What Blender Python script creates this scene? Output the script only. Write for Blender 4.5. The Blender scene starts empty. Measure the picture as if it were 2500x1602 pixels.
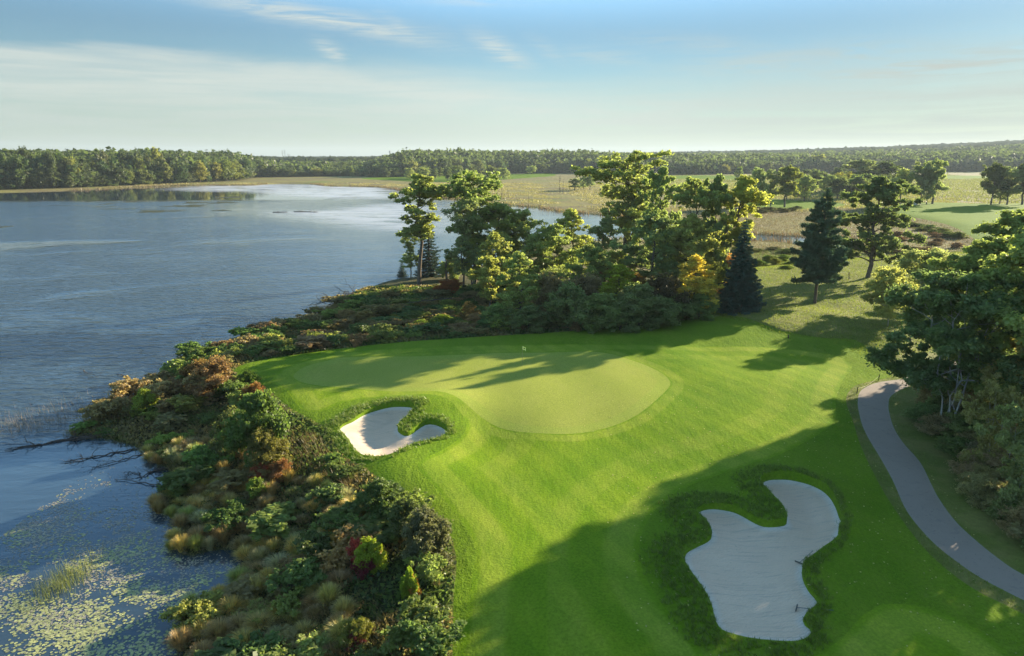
import bpy, math, random
import numpy as np
from mathutils import Vector
sc = bpy.context.scene
R = math.radians
# ------------------------------------------------------------------ camera
F_PX, PITCH, CZ = 1667.0, R(14.08), 24.5
cam_d = bpy.data.cameras.new('camera'); cam = bpy.data.objects.new('camera', cam_d)
sc.collection.objects.link(cam); sc.camera = cam
cam_d.sensor_width = 36; cam_d.lens = 36*F_PX/2500; cam_d.clip_start = .5; cam_d.clip_end = 40000
cam.location = (0, 0, CZ); cam.rotation_euler = (R(90)-PITCH, 0, 0)
# ------------------------------------------------------------------ light
SUN_AZ = R(38)            # angle of the sun from +X towards +Y
SUN_EL = R(14.5)
SD = Vector((math.cos(SUN_EL)*math.cos(SUN_AZ), math.cos(SUN_EL)*math.sin(SUN_AZ), math.sin(SUN_EL)))
sl = bpy.data.lights.new('sun', 'SUN'); so = bpy.data.objects.new('sun', sl); sc.collection.objects.link(so)
sl.energy = 5.0; sl.angle = R(.53); sl.color = (1, .88, .67)
so.rotation_euler = SD.to_track_quat('Z', 'Y').to_euler(); so.location = (0, 0, 80)
world = bpy.data.worlds.new('World'); sc.world = world; world.use_nodes = True
sc.view_settings.view_transform = 'Standard'; sc.view_settings.look = 'None'
sc.view_settings.gamma = 1; sc.view_settings.use_curve_mapping = False
sc.view_settings.exposure = 1.8
sc.cycles.max_bounces = 6; sc.cycles.diffuse_bounces = 2; sc.cycles.glossy_bounces = 2
sc.cycles.transmission_bounces = 3; sc.cycles.volume_bounces = 0; sc.cycles.transparent_max_bounces = 6
sc.cycles.use_denoising = True

class NT:
    """small node helper"""
    def __init__(s, tree): s.t = tree; s.n = tree.nodes; s.l = tree.links
    def new(s, ty, **k):
        nd = s.n.new(ty)
        for a, v in k.items(): setattr(nd, a, v)
        return nd
    def put(s, sock, v):
        if hasattr(v, 'is_output') or isinstance(v, bpy.types.NodeSocket): s.l.new(v, sock)
        else: sock.default_value = v
    def m(s, op, a, b=0.0, c=None, clamp=False):
        nd = s.new('ShaderNodeMath', operation=op, use_clamp=clamp)
        s.put(nd.inputs[0], a); s.put(nd.inputs[1], b)
        if c is not None: s.put(nd.inputs[2], c)
        return nd.outputs[0]
    def mr(s, v, a, b, c=0.0, d=1.0, mode='SMOOTHSTEP'):
        nd = s.new('ShaderNodeMapRange', interpolation_type=mode)
        for i, x in enumerate((v, a, b, c, d)): s.put(nd.inputs[i], x)
        return nd.outputs[0]
    def mix(s, f, a, b, bt='MIX'):
        nd = s.new('ShaderNodeMix', data_type='RGBA', blend_type=bt)
        s.put(nd.inputs[0], f)
        for sk, x in ((nd.inputs[6], a), (nd.inputs[7], b)):
            if isinstance(x, tuple) and len(x) == 3: x = (*x, 1)
            s.put(sk, x)
        return nd.outputs[2]
    def noise(s, vec, scale, detail=3.0, rough=.55, dist=0.0):
        nd = s.new('ShaderNodeTexNoise'); s.put(nd.inputs['Vector'], vec)
        nd.inputs['Scale'].default_value = scale; nd.inputs['Detail'].default_value = detail
        nd.inputs['Roughness'].default_value = rough; nd.inputs['Distortion'].default_value = dist
        return nd.outputs['Fac']
    def attr(s, name): return s.new('ShaderNodeAttribute', attribute_name=name).outputs['Fac']
    def comb(s, x, y, z=0.0):
        nd = s.new('ShaderNodeCombineXYZ'); s.put(nd.inputs[0], x); s.put(nd.inputs[1], y); s.put(nd.inputs[2], z)
        return nd.outputs[0]
    def scalev(s, v, sx, sy, sz=1.0, rot=0.0):
        nd = s.new('ShaderNodeMapping'); s.put(nd.inputs[0], v)
        nd.inputs['Rotation'].default_value = (0, 0, rot); nd.inputs['Scale'].default_value = (sx, sy, sz)
        return nd.outputs[0]

def ray(px, py):
    a = (px-1250)/F_PX; b = -(py-801)/F_PX
    return a, math.cos(PITCH)+b*math.sin(PITCH), -math.sin(PITCH)+b*math.cos(PITCH)
def azel(px, py):
    a, f, u = ray(px, py); return math.atan2(a, f), u/math.sqrt(a*a+f*f+u*u)

def build_world():
    w = NT(world.node_tree); w.n.clear()
    out = w.new('ShaderNodeOutputWorld'); bg = w.new('ShaderNodeBackground'); w.l.new(bg.outputs[0], out.inputs[0])
    sky = w.new('ShaderNodeTexSky', sky_type='NISHITA'); sky.sun_disc = False
    sky.sun_elevation = SUN_EL; sky.sun_rotation = R(90)-SUN_AZ
    sky.air_density = 1.0; sky.dust_density = .2; sky.ozone_density = 2.5; sky.altitude = 200
    tc = w.new('ShaderNodeTexCoord').outputs['Generated']
    sp = w.new('ShaderNodeSeparateXYZ'); w.l.new(tc, sp.inputs[0])
    x, y, z = sp.outputs
    az = w.m('ARCTAN2', x, y)
    # cloud sheet: the height of its upper edge against azimuth
    pts = [(-700, 60), (0, 105), (420, 118), (720, 160), (860, 150), (1150, 180), (1500, 205), (1800, 190), (2150, 150), (2500, 130), (3200, 60)]
    cr = w.new('ShaderNodeValToRGB'); cr.color_ramp.interpolation = 'B_SPLINE'
    el = cr.color_ramp.elements
    k = 0
    for i, (px, py) in enumerate(pts):
        A, E = azel(px, py); p = (A+1.0)/2.0; v = E*4
        if i < 2: e = el[i]; e.position = p
        else: e = el.new(p)
        e.color = (v, v, v, 1)
    w.l.new(w.m('MULTIPLY_ADD', az, .5, .5), cr.inputs[0])
    e0 = w.m('MULTIPLY', cr.outputs[0], .25)
    cv = w.comb(az, w.m('MULTIPLY', z, 5.0), 0.0)
    n1 = w.noise(w.scalev(cv, 5, 5, 1, R(-12)), 1.0, 5, .6, .6)
    n2 = w.noise(w.scalev(cv, 2.5, 9, 1, R(-10)), 1.6, 6, .62, .8)
    d = w.m('ADD', w.m('SUBTRACT', e0, z), w.m('MULTIPLY', w.m('SUBTRACT', n1, .5), .035))
    soft = w.mr(az, -.65, .35, .006, .05, 'LINEAR')
    band = w.mr(d, w.m('MULTIPLY', soft, -.6), soft)
    body = w.mr(n2, .28, .68, .55, 1.0)
    streak = w.mr(w.m('SUBTRACT', e0, z), .03, .1, 0.0, 1.0)
    # the upper layer of thin wisps
    wis = None
    for (px, py, rx, ry, rot, amp) in [(760, 40, .13, .011, -.10, .85), (900, 70, .10, .010, -.16, .7), (985, 75, .035, .010, -.5, .6), (1225, 125, .04, .013, -.45, .8),
                                       (810, 128, .022, .010, -.55, .7), (1340, 125, .03, .010, -.5, .3), (1160, 5, .07, .005, 0, .35), (1480, 140, .06, .011, -.1, .35), (1720, 110, .10, .011, -.1, .4),
                                       (1950, 150, .16, .016, .05, .75), (2300, 165, .16, .022, .03, 1.0), (2420, 150, .12, .02, -.06, .6)]:
        A, E = azel(px, py)
        dx = w.m('SUBTRACT', az, A); dy = w.m('SUBTRACT', z, E)
        c, s_ = math.cos(rot), math.sin(rot)
        u = w.m('DIVIDE', w.m('ADD', w.m('MULTIPLY', dx, c), w.m('MULTIPLY', dy, s_)), rx)
        v = w.m('DIVIDE', w.m('SUBTRACT', w.m('MULTIPLY', dy, c), w.m('MULTIPLY', dx, s_)), ry)
        r2 = w.m('ADD', w.m('MULTIPLY', u, u), w.m('MULTIPLY', v, v))
        g = w.m('MULTIPLY', w.m('POWER', 2.718, w.m('MULTIPLY', r2, -1.0)), amp)
        wis = g if wis is None else w.m('MAXIMUM', wis, g)
    n3 = w.noise(w.scalev(cv, 4, 12, 1, R(-14)), 2.4, 7, .65, 1.0)
    wisp = w.m('MULTIPLY', wis, w.mr(n3, .32, .62), clamp=True)
    # scattered high cirrus outside the frame (the lake mirrors it)
    hv = w.comb(w.m('DIVIDE', x, w.m('ADD', z, .15)), w.m('DIVIDE', y, w.m('ADD', z, .15)), 0.0)
    high = w.m('MULTIPLY', w.mr(w.noise(hv, .9, 5, .6, .5), .5, .75), w.mr(z, .22, .35, 0.0, .18))
    cov = w.m('MAXIMUM', w.m('MAXIMUM', w.m('MULTIPLY', band, w.m('MULTIPLY', body, .86)), wisp), high)
    # unseen high sky boosted for fill and a brighter lake; clouds warm grey, brighter towards the sun
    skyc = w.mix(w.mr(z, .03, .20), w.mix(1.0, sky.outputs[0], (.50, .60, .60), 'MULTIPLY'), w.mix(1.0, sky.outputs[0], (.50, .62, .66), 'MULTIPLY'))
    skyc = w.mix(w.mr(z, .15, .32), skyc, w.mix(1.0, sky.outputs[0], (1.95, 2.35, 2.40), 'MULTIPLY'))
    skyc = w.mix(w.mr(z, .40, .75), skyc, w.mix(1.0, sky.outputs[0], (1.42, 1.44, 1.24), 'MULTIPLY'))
    sdn = w.new('ShaderNodeVectorMath', operation='DOT_PRODUCT'); w.l.new(tc, sdn.inputs[0]); sdn.inputs[1].default_value = tuple(SD)
    glow = w.m('POWER', w.m('MAXIMUM', sdn.outputs['Value'], 0.0), 3.0)
    cl = w.mix(glow, (3.5, 3.8, 3.5), (3.8, 4.1, 3.85))
    cl = w.mix(w.m('MULTIPLY', streak, .8), cl, w.mix(1.0, cl, (.70, .77, .77), 'MULTIPLY'))
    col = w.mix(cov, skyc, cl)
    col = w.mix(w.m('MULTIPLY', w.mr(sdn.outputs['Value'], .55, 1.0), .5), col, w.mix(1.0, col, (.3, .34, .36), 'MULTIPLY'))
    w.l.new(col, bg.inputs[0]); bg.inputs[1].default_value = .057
build_world()

# ------------------------------------------------------------------ helpers: shapes in the plan
def U(px, py, z=2.5):
    a, f, u = ray(px, py); t = (z-CZ)/u
    return (a*t, f*t)
D_ = 2500/2403.0
def UD(pts, z=2.5): return [U(x*D_, y*D_, z) for x, y in pts]
def smooth_poly(P, n=4):
    P = np.array(P, float); N = len(P); o = []
    for i in range(N):
        p0, p1, p2, p3 = P[i-1], P[i], P[(i+1) % N], P[(i+2) % N]
        for k in range(n):
            t = k/n
            o.append(.5*((2*p1)+(-p0+p2)*t+(2*p0-5*p1+4*p2-p3)*t*t+(-p0+3*p1-3*p2+p3)*t**3))
    return np.array(o)
def poly_sd(X, Y, poly, margin=None):
    """signed distance to a polygon, positive inside"""
    poly = np.asarray(poly, float); X = np.asarray(X, float); Y = np.asarray(Y, float)
    d = np.full(X.shape, -1e9)
    if margin is not None:
        lo = poly.min(0)-margin; hi = poly.max(0)+margin
        sel = (X > lo[0]) & (X < hi[0]) & (Y > lo[1]) & (Y < hi[1])
    else: sel = np.ones(X.shape, bool)
    x = X[sel]; y = Y[sel]
    if x.size == 0: return d
    best = np.full(x.shape, 1e18); ins = np.zeros(x.shape, bool)
    A = poly; B = np.roll(poly, -1, 0)
    for (ax, ay), (bx, by) in zip(A, B):
        ex, ey = bx-ax, by-ay; L = ex*ex+ey*ey
        if L < 1e-12: continue
        t = np.clip(((x-ax)*ex+(y-ay)*ey)/L, 0, 1)
        q = (x-ax-t*ex)**2+(y-ay-t*ey)**2
        best = np.minimum(best, q)
        if ay != by:
            c = ((ay > y) != (by > y)) & (x < (bx-ax)*(y-ay)/(by-ay)+ax)
            ins ^= c
    d[sel] = np.where(ins, 1, -1)*np.sqrt(best)
    return d
def ss(x, a=0., b=1.):
    t = np.clip((x-a)/(b-a), 0, 1); return t*t*(3-2*t)
def S(pts, z=2.5): return [U(x, y, z) for x, y in pts]
def Z7(pts): return S([(1500+x/2.404, 1000+y/2.404) for x, y in pts])
def Z6(pts): return S([(500+x/4.007, 800+y/4.007) for x, y in pts])

near_shore = [(425, 1600), (430, 1540), (425, 1480), (455, 1430), (520, 1395), (560, 1370), (585, 1330), (570, 1300), (520, 1290), (440, 1305), (415, 1290), (415, 1250),
 (410, 1215), (370, 1190), (372, 1165), (405, 1145), (400, 1110), (360, 1075), (320, 1050), (250, 1030), (165, 1022), (185, 1005), (225, 975), (280, 945), (330, 925), (380, 885), (410, 850),
 (450, 832), (500, 815), (540, 802), (600, 788), (650, 770), (700, 755), (760, 735), (790, 712), (830, 690), (880, 670), (930, 655), (1000, 648), (1060, 640), (1120, 625), (1200, 600), (1300, 575),
 (1400, 565), (1500, 562), (1600, 566), (1700, 568), (1800, 566), (1870, 574), (1925, 592), (1975, 590), (2015, 576)]
far_shore = [(2030, 566), (1980, 560), (1930, 562), (1870, 556), (1780, 551), (1700, 550), (1640, 535), (1560, 522), (1440, 508), (1320, 498), (1250, 487), (1143, 479), (1013, 461), (960, 452),
 (888, 440), (777, 438), (733, 433), (666, 431), (612, 434), (577, 436), (432, 436), (299, 441), (176, 447), (0, 452), (-400, 460), (-900, 480)]
LAKE = smooth_poly([(-14, 20), (-12, -60)]+[(-900, -60)]+[(-1200, 500)]+UD(far_shore[::-1], 0)+UD(near_shore[::-1], 0), 3)
MOWN = smooth_poly(UD([(1062, 1540), (1064, 1400), (1070, 1300), (1040, 1222), (970, 1165), (885, 1120), (845, 1088), (800, 1062), (770, 1010), (735, 985), (680, 958), (640, 925), (610, 898), (570, 882),
 (547, 868), (580, 848), (680, 832), (800, 816), (950, 800), (1100, 792), (1300, 780), (1500, 766), (1640, 750), (1720, 745), (1800, 775), (1850, 788), (1930, 797), (2010, 800), (2060, 840), (2090, 870), (2085, 885), (2010, 905), (1985, 940),
 (2000, 985), (2020, 1050), (2060, 1130), (2110, 1210), (2180, 1300), (2280, 1380), (2403, 1440), (2600, 1560), (2600, 1800), (1050, 1800)]), 3)
GREEN = smooth_poly(S([(717, 916), (745, 895), (800, 880), (840, 873), (920, 871), (1000, 871), (1080, 868), (1200, 862), (1340, 860), (1468, 862), (1543, 880), (1602, 905), (1636, 935), (1620, 965), (1560, 1015), (1477, 1046), (1384, 1061), (1290, 1056), (1217, 1040), (1165, 1014), (1124, 989),
 (1069, 968), (974, 959), (899, 954), (800, 950), (745, 940), (722, 928)]), 3)
FAIR = smooth_poly(S([(1120, 1700), (1150, 1420), (1160, 1330), (1110, 1250), (1060, 1190), (1020, 1140), (1100, 1085), (1140, 1040), (1090, 990), (1000, 975), (900, 975), (840, 985), (780, 1005), (735, 1000), (700, 960), (665, 930), (690, 900), (760, 878), (850, 860), (960, 852), (1200, 842), (1450, 842), (1700, 845), (1900, 850), (2040, 868), (2080, 895), (2060, 925), (2040, 980), (2030, 1040),
 (1880, 1120), (1700, 1170), (1600, 1240), (1560, 1330), (1590, 1430), (1680, 1540), (1760, 1620), (2000, 1600), (2150, 1480), (2350, 1520), (2500, 1640), (2500, 1750), (1300, 1800)]), 3)
B1 = smooth_poly(Z6([(1320, 985), (1360, 950), (1440, 915), (1500, 880), (1560, 845), (1660, 810), (1760, 785), (1860, 778), (1960, 790), (2040, 810), (2055, 830), (2030, 860), (1985, 900), (1920, 940), (1885, 985), (1910, 1020), (1970, 1045), (2040, 1015),
 (2100, 975), (2170, 945), (2260, 950), (2340, 975), (2380, 1010), (2360, 1045), (2280, 1090), (2180, 1115), (2080, 1135), (2000, 1170), (1900, 1220), (1810, 1262), (1680, 1272), (1590, 1255), (1540, 1240), (1480, 1200), (1430, 1130), (1380, 1060), (1340, 1020)]), 3)
B2 = smooth_poly(Z7([(860, 430), (905, 400), (1000, 400), (1080, 412), (1160, 440), (1220, 470), (1270, 520), (1300, 580), (1320, 640), (1340, 690), (1310, 730), (1315, 775), (1280, 815), (1220, 850), (1160, 890), (1110, 920), (1100, 950), (1105, 1000), (1140, 1070),
 (1185, 1120), (1185, 1160), (1130, 1200), (1105, 1250), (1160, 1300), (1130, 1340), (1070, 1362), (950, 1360), (800, 1340), (690, 1310), (625, 1280), (590, 1220), (575, 1150), (540, 1070), (500, 1010), (450, 940), (415, 880), (425, 830), (480, 800), (560, 760), (570, 720), (540, 660), (500, 620),
 (480, 595), (530, 570), (600, 565), (680, 580), (750, 610), (820, 655), (880, 680), (950, 685), (1010, 670), (1000, 630), (970, 580), (930, 540), (900, 500), (870, 470)]), 3)
PATH = smooth_poly(S([(2350, 880), (2290, 893), (2243, 909), (2204, 923), (2180, 927), (2149, 932), (2118, 944), (2099, 960), (2094, 983), (2097, 1006), (2106, 1041), (2124, 1079), (2149, 1121), (2182, 1179), (2211, 1241), (2249, 1291), (2290, 1333), (2332, 1366), (2394, 1408), (2500, 1462), (2640, 1530), (2900, 1640),
 (3000, 1560), (2640, 1460), (2500, 1399), (2436, 1358), (2373, 1308), (2328, 1266), (2290, 1216), (2270, 1179), (2245, 1129), (2207, 1083), (2182, 1042), (2170, 1004), (2169, 987), (2173, 971), (2192, 956), (2231, 936), (2290, 913), (2360, 895)]), 3)
UPLAND = smooth_poly(UD([(1050, 1800), (1058, 1540), (1060, 1400), (1062, 1300), (1030, 1225), (960, 1165), (880, 1115), (830, 1080), (785, 1050), (755, 1010), (720, 985), (660, 955), (620, 920), (570, 885),
 (545, 868), (580, 848), (680, 832), (800, 816), (950, 800), (1100, 785), (1250, 740), (1400, 690), (1600, 650), (1750, 640), (1850, 625), (2000, 610), (2150, 600), (2403, 590), (2900, 590), (3600, 900), (3600, 2000), (1050, 2300)]), 2)
WOOD = [U(x, y, 1.0) for x, y in [(-600, 480), (0, 464), (180, 459), (310, 453), (450, 448), (580, 442), (625, 434), (700, 433), (860, 431), (930, 434), (1100, 430), (1250, 424), (1400, 424), (1560, 427), (1700, 428), (1900, 424),
 (2100, 424), (2250, 424), (2500, 424), (3200, 430)]]+[(9000, 3000), (9000, 12000), (-9000, 12000), (-9000, 600)]
FARMOWN = [smooth_poly(S(p, 1.0)) for p in [
 [(880, 436), (980, 432), (1250, 426), (1340, 424), (1355, 430), (1300, 434), (1200, 441), (1080, 445), (950, 441)],
 [(1640, 431), (1700, 429), (1835, 431), (1845, 440), (1840, 460), (1800, 455), (1790, 440), (1650, 438)],
 [(1825, 492), (1880, 485), (1960, 490), (2040, 493), (2060, 502), (1960, 510), (1850, 512), (1825, 505)],
 [(2173, 512), (2190, 500), (2274, 497), (2386, 500), (2440, 500), (2560, 500), (2600, 540), (2480, 575), (2400, 590), (2371, 580), (2341, 562), (2300, 547), (2236, 534), (2199, 528)],
 [(2240, 432), (2300, 430), (2394, 431), (2500, 432), (2500, 438), (2400, 437), (2240, 438)]]]
ROUGHFIELD = smooth_poly(UD([(1690, 735), (1700, 680), (1755, 610), (1850, 588), (1980, 592), (2150, 588), (2400, 600), (2430, 760), (2060, 830), (2010, 800), (1850, 788), (1780, 765)]), 3)
def nz(x, y, s, seed=0):
    """cheap smooth noise from sines"""
    r = np.random.RandomState(seed); o = 0
    for i in range(6):
        a = r.uniform(0, 6.28); f = r.uniform(.6, 1.7)/s; o = o+np.sin((x*math.cos(a)+y*math.sin(a))*f*6.28+r.uniform(0, 6.28))
    return o/6
HILL_AZ = [azel(p, 383)[0] for p in (-600, 300, 950, 1300, 1560, 1900, 2200, 2500, 3200)]
HILL_H = [2, 2, 3, 9, 18, 28, 42, 60, 80]
WF_AZ = [azel(p, 430)[0] for p in (-200, 560, 680, 900, 1000, 1420, 1560, 2500)]
def wood_f(az): return np.interp(az, WF_AZ, [.98, 1.0, .45, .45, 1.12, 1.12, .8, .85])
CX1, CY1 = B1.mean(0); CX2, CY2 = B2.mean(0)
SX, SY = math.cos(SUN_AZ), math.sin(SUN_AZ)
def base_height(x, y):
    x = np.asarray(x, float); y = np.asarray(y, float)
    sl_ = -poly_sd(x, y, LAKE); su = poly_sd(x, y, UPLAND); sw = poly_sd(x, y, WOOD)
    up = .45+2.05*ss(su, -13, 2)+.0012*np.clip(y-120, 0, 800)
    up = up+nz(x, y, 3.5, 5)*.12*ss(-su, 0, 3)*ss(sl_, 0, 3)+nz(x, y, 14, 3)*.16*ss(su, 0, 10)+nz(x, y, 34, 8)*.22*ss(su, 4, 20)
    rr = np.hypot(x, y); az = np.arctan2(x, y)
    up = up+8*ss(sw, 0, 90)*wood_f(az)
    up = up+np.interp(az, HILL_AZ, HILL_H)*ss(rr, 900, 3400)*(1+.10*nz(x, y, 900, 21))
    land = up*(1-np.exp(-np.clip(sl_, 0, None)/3.2))
    h = np.where(sl_ > 0, land, np.maximum(-1.2, sl_*.25))
    # shaping around the green: a shoulder right of the small bunker, a swale below it
    for bx, by, a, r in ((U(1090, 985)+(.55, 3.6)), (U(1150, 1075)+(-.5, 4.0)), (U(760, 960)+(.3, 5)), (U(1010, 1150)+(.35, 4)), (U(1830, 800)+(.5, 7)), (U(1950, 780)+(.5, 6)), (U(1560, 1180)+(-.35, 8)), (U(1350, 960)+(.25, 10)), (U(1900, 940)+(.3, 8))):
        h = h+a*np.exp(-((x-bx)**2+(y-by)**2)/(r*r))
    # the grass lips that stand over each bunker on its sunward side
    for P, cx, cy, hh in ((B1, CX1, CY1, .5), (B2, CX2, CY2, .55)):
        sd = poly_sd(x, y, P, 9)
        w = np.clip(.55+.5*((x-cx)*SX+(y-cy)*SY)/5.0, .0, 1)
        h = h+hh*w*np.exp(-(np.clip(-sd, 0, None)/2.3)**2)*(sd > -9)
    k = np.exp(-(((x-41)/11)**2+((y-91)/9)**2)**2); h = h+.38*k*ss(-poly_sd(x, y, MOWN, 20), -.15, .25)
    # far tees stand a little above the marsh
    h = h+1.2*ss(poly_sd(x, y, FARMOWN[3], 40), -6, 6)
    return h
def sand_height(x, y, P, cx, cy, hh, deep):
    sd = poly_sd(x, y, P); w = np.clip(.55+.5*((x-cx)*SX+(y-cy)*SY)/5.0, .0, 1)
    return base_height(x, y)-hh*w-.10-deep*(.35*w*ss(sd, -.01, .3)+.65*ss(sd, 0, 2.2))+.03*nz(x, y, 2.2, 4)
# ------------------------------------------------------------------ mesh helpers
COL = sc.collection
def make_mesh(name, V, faces, mats=None, attrs=None, smooth=True, mi=None):
    """faces: list of int arrays of shape (n,3) or (n,4)"""
    me = bpy.data.meshes.new(name); V = np.asarray(V, np.float32)
    if not isinstance(faces, list): faces = [faces]
    faces = [np.asarray(f, np.int32) for f in faces if len(f)]
    me.vertices.add(len(V)); me.vertices.foreach_set('co', V.ravel())
    idx = np.concatenate([f.ravel() for f in faces]); cnt = np.concatenate([np.full(len(f), f.shape[1], np.int32) for f in faces])
    st = np.concatenate([[0], np.cumsum(cnt)[:-1]]).astype(np.int32)
    me.loops.add(len(idx)); me.loops.foreach_set('vertex_index', idx)
    me.polygons.add(len(cnt)); me.polygons.foreach_set('loop_start', st); me.polygons.foreach_set('loop_total', cnt)
    if smooth: me.polygons.foreach_set('use_smooth', np.ones(len(cnt), bool))
    if mi is not None: me.polygons.foreach_set('material_index', np.asarray(mi, np.int32))
    me.update(calc_edges=True)
    for k, v in (attrs or {}).items():
        a = me.attributes.new(k, 'FLOAT', 'POINT'); a.data.foreach_set('value', np.asarray(v, np.float32))
    for m in (mats or []): me.materials.append(m)
    return me
def link(name, me, parent=None, color=None):
    o = bpy.data.objects.new(name, me); COL.objects.link(o)
    if parent: o.parent = parent
    if color: o.color = (*color, 1)
    return o
def tag(o, label=None, cat=None, group=None, kind=None):
    if label: o['label'] = label
    if cat: o['category'] = cat
    if group: o['group'] = group
    if kind: o['kind'] = kind
    return o
def mat(name):
    m = bpy.data.materials.new(name); m.use_nodes = True; m.node_tree.nodes.clear(); return m, NT(m.node_tree)
def principled(name, col, rough=.8, spec=.3, var=0.0, vs=6.0, bump=0.0, bs=20.0, metal=0.0):
    m, t = mat(name); o = t.new('ShaderNodeOutputMaterial'); p = t.new('ShaderNodeBsdfPrincipled'); t.l.new(p.outputs[0], o.inputs[0])
    tc = t.new('ShaderNodeTexCoord').outputs['Object']
    c = (*col, 1)
    if var: c = t.mix(t.noise(tc, vs, 4), tuple(v*(1-var) for v in col), tuple(min(1, v*(1+var)) for v in col))
    t.put(p.inputs['Base Color'], c); p.inputs['Roughness'].default_value = rough; p.inputs['Specular IOR Level'].default_value = spec; p.inputs['Metallic'].default_value = metal
    if bump:
        b = t.new('ShaderNodeBump'); b.inputs['Strength'].default_value = 1; b.inputs['Distance'].default_value = bump
        t.l.new(t.noise(tc, bs, 4), b.inputs['Height']); t.l.new(b.outputs[0], p.inputs['Normal'])
    return m
def diffuse_out(t, col, bump_h=None, dist=.02, rough=.9, spec=.12, sheen=0.0):
    o = t.new('ShaderNodeOutputMaterial'); p = t.new('ShaderNodeBsdfPrincipled'); t.l.new(p.outputs[0], o.inputs[0])
    t.put(p.inputs['Base Color'], col); p.inputs['Roughness'].default_value = rough; p.inputs['Specular IOR Level'].default_value = spec
    if sheen:
        p.inputs['Sheen Weight'].default_value = sheen; p.inputs['Sheen Roughness'].default_value = .5; p.inputs['Sheen Tint'].default_value = (.7, 1, .25, 1)
    if bump_h is not None:
        b = t.new('ShaderNodeBump'); b.inputs['Strength'].default_value = 1; t.put(b.inputs['Distance'], dist)
        t.put(b.inputs['Height'], bump_h); t.l.new(b.outputs[0], p.inputs['Normal'])
    return p
# ------------------------------------------------------------------ materials
def turf(name, c1, c2, c3, bump, bscale, big=.09, rings=False, collar=False):
    m, t = mat(name); P = t.new('ShaderNodeTexCoord').outputs['Object']
    a = t.noise(P, big, 4, .6); b = t.noise(t.scalev(P, 1, .35, 1, R(35)), .55, 5, .65); c = t.noise(P, bscale, 3, .7)
    col = t.mix(t.mr(a, .35, .65), c1, c2); col = t.mix(t.m('MULTIPLY', t.mr(b, .4, .75), .55), col, c3)
    col = t.mix(t.mr(c, .25, .75, 0, 1), t.mix(1.0, col, (.72, .74, .7), 'MULTIPLY'), t.mix(1.0, col, (1.22, 1.2, 1.15), 'MULTIPLY'))
    if rings:
        f = t.m('ADD', t.attr('fair'), t.m('MULTIPLY', t.m('SUBTRACT', b, .5), .5)); g = t.m('ADD', t.attr('green'), t.m('MULTIPLY', t.m('SUBTRACT', b, .5), .4))
        k = t.m('MULTIPLY', t.mr(f, .2, .5), t.mr(f, 2.3, 1.8)); k2 = t.m('MULTIPLY', t.mr(f, 3.9, 4.2), t.mr(f, 6.2, 5.8)); k3 = t.m('MULTIPLY', t.mr(g, -1.5, -1.2), t.mr(g, -.12, -.3))
        k = t.m('MAXIMUM', t.m('MULTIPLY', k, .8), t.m('MAXIMUM', t.m('MULTIPLY', k2, .45), t.m('MULTIPLY', k3, .9)))
        col = t.mix(k, col, t.mix(1.0, col, (1.42, 1.18, 2.2), 'MULTIPLY'))
        wv = t.new('ShaderNodeTexWave', wave_type='BANDS', wave_profile='SIN'); t.put(wv.inputs['Vector'], t.scalev(P, 1, 1, 1, R(-28))); wv.inputs['Scale'].default_value = .13; wv.inputs['Distortion'].default_value = 1.6; wv.inputs['Detail'].default_value = 1
        col = t.mix(t.m('MULTIPLY', t.mr(wv.outputs['Fac'], .35, .65), .55), col, t.mix(1.0, col, (.76, .86, .75), 'MULTIPLY'))
    if collar:
        g = t.attr('green'); col = t.mix(t.m('MULTIPLY', t.mr(g, 1.5, 1.1), .6), col, t.mix(1.0, col, (.92, 1.02, .9), 'MULTIPLY'))
    sp_ = t.mr(t.noise(P, .9, 5, .75), .66, .74); col = t.mix(t.m('MULTIPLY', sp_, .35), col, (.26, .24, .08))
    h = t.m('ADD', c, t.m('MULTIPLY', t.noise(t.scalev(P, 1, .4, 1, R(-50)), bscale*.35, 3), 1.2))
    diffuse_out(t, col, h, bump, spec=.03)
    return m
M_GREEN = turf('putting_green_turf', (.255, .290, .048), (.292, .315, .058), (.315, .325, .070), .010, 9, .06, collar=True)
M_FAIR = turf('fairway_turf', (.125, .215, .010), (.178, .262, .013), (.215, .275, .024), .030, 7, .10, rings=True)
M_TEE = turf('tee_turf', (.10, .175, .006), (.125, .195, .008), (.145, .20, .015), .030, 5, .03)
M_MOWN = turf('mown_rough_turf', (.105, .185, .010), (.145, .225, .014), (.185, .24, .025), .06, 6, .16)
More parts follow.
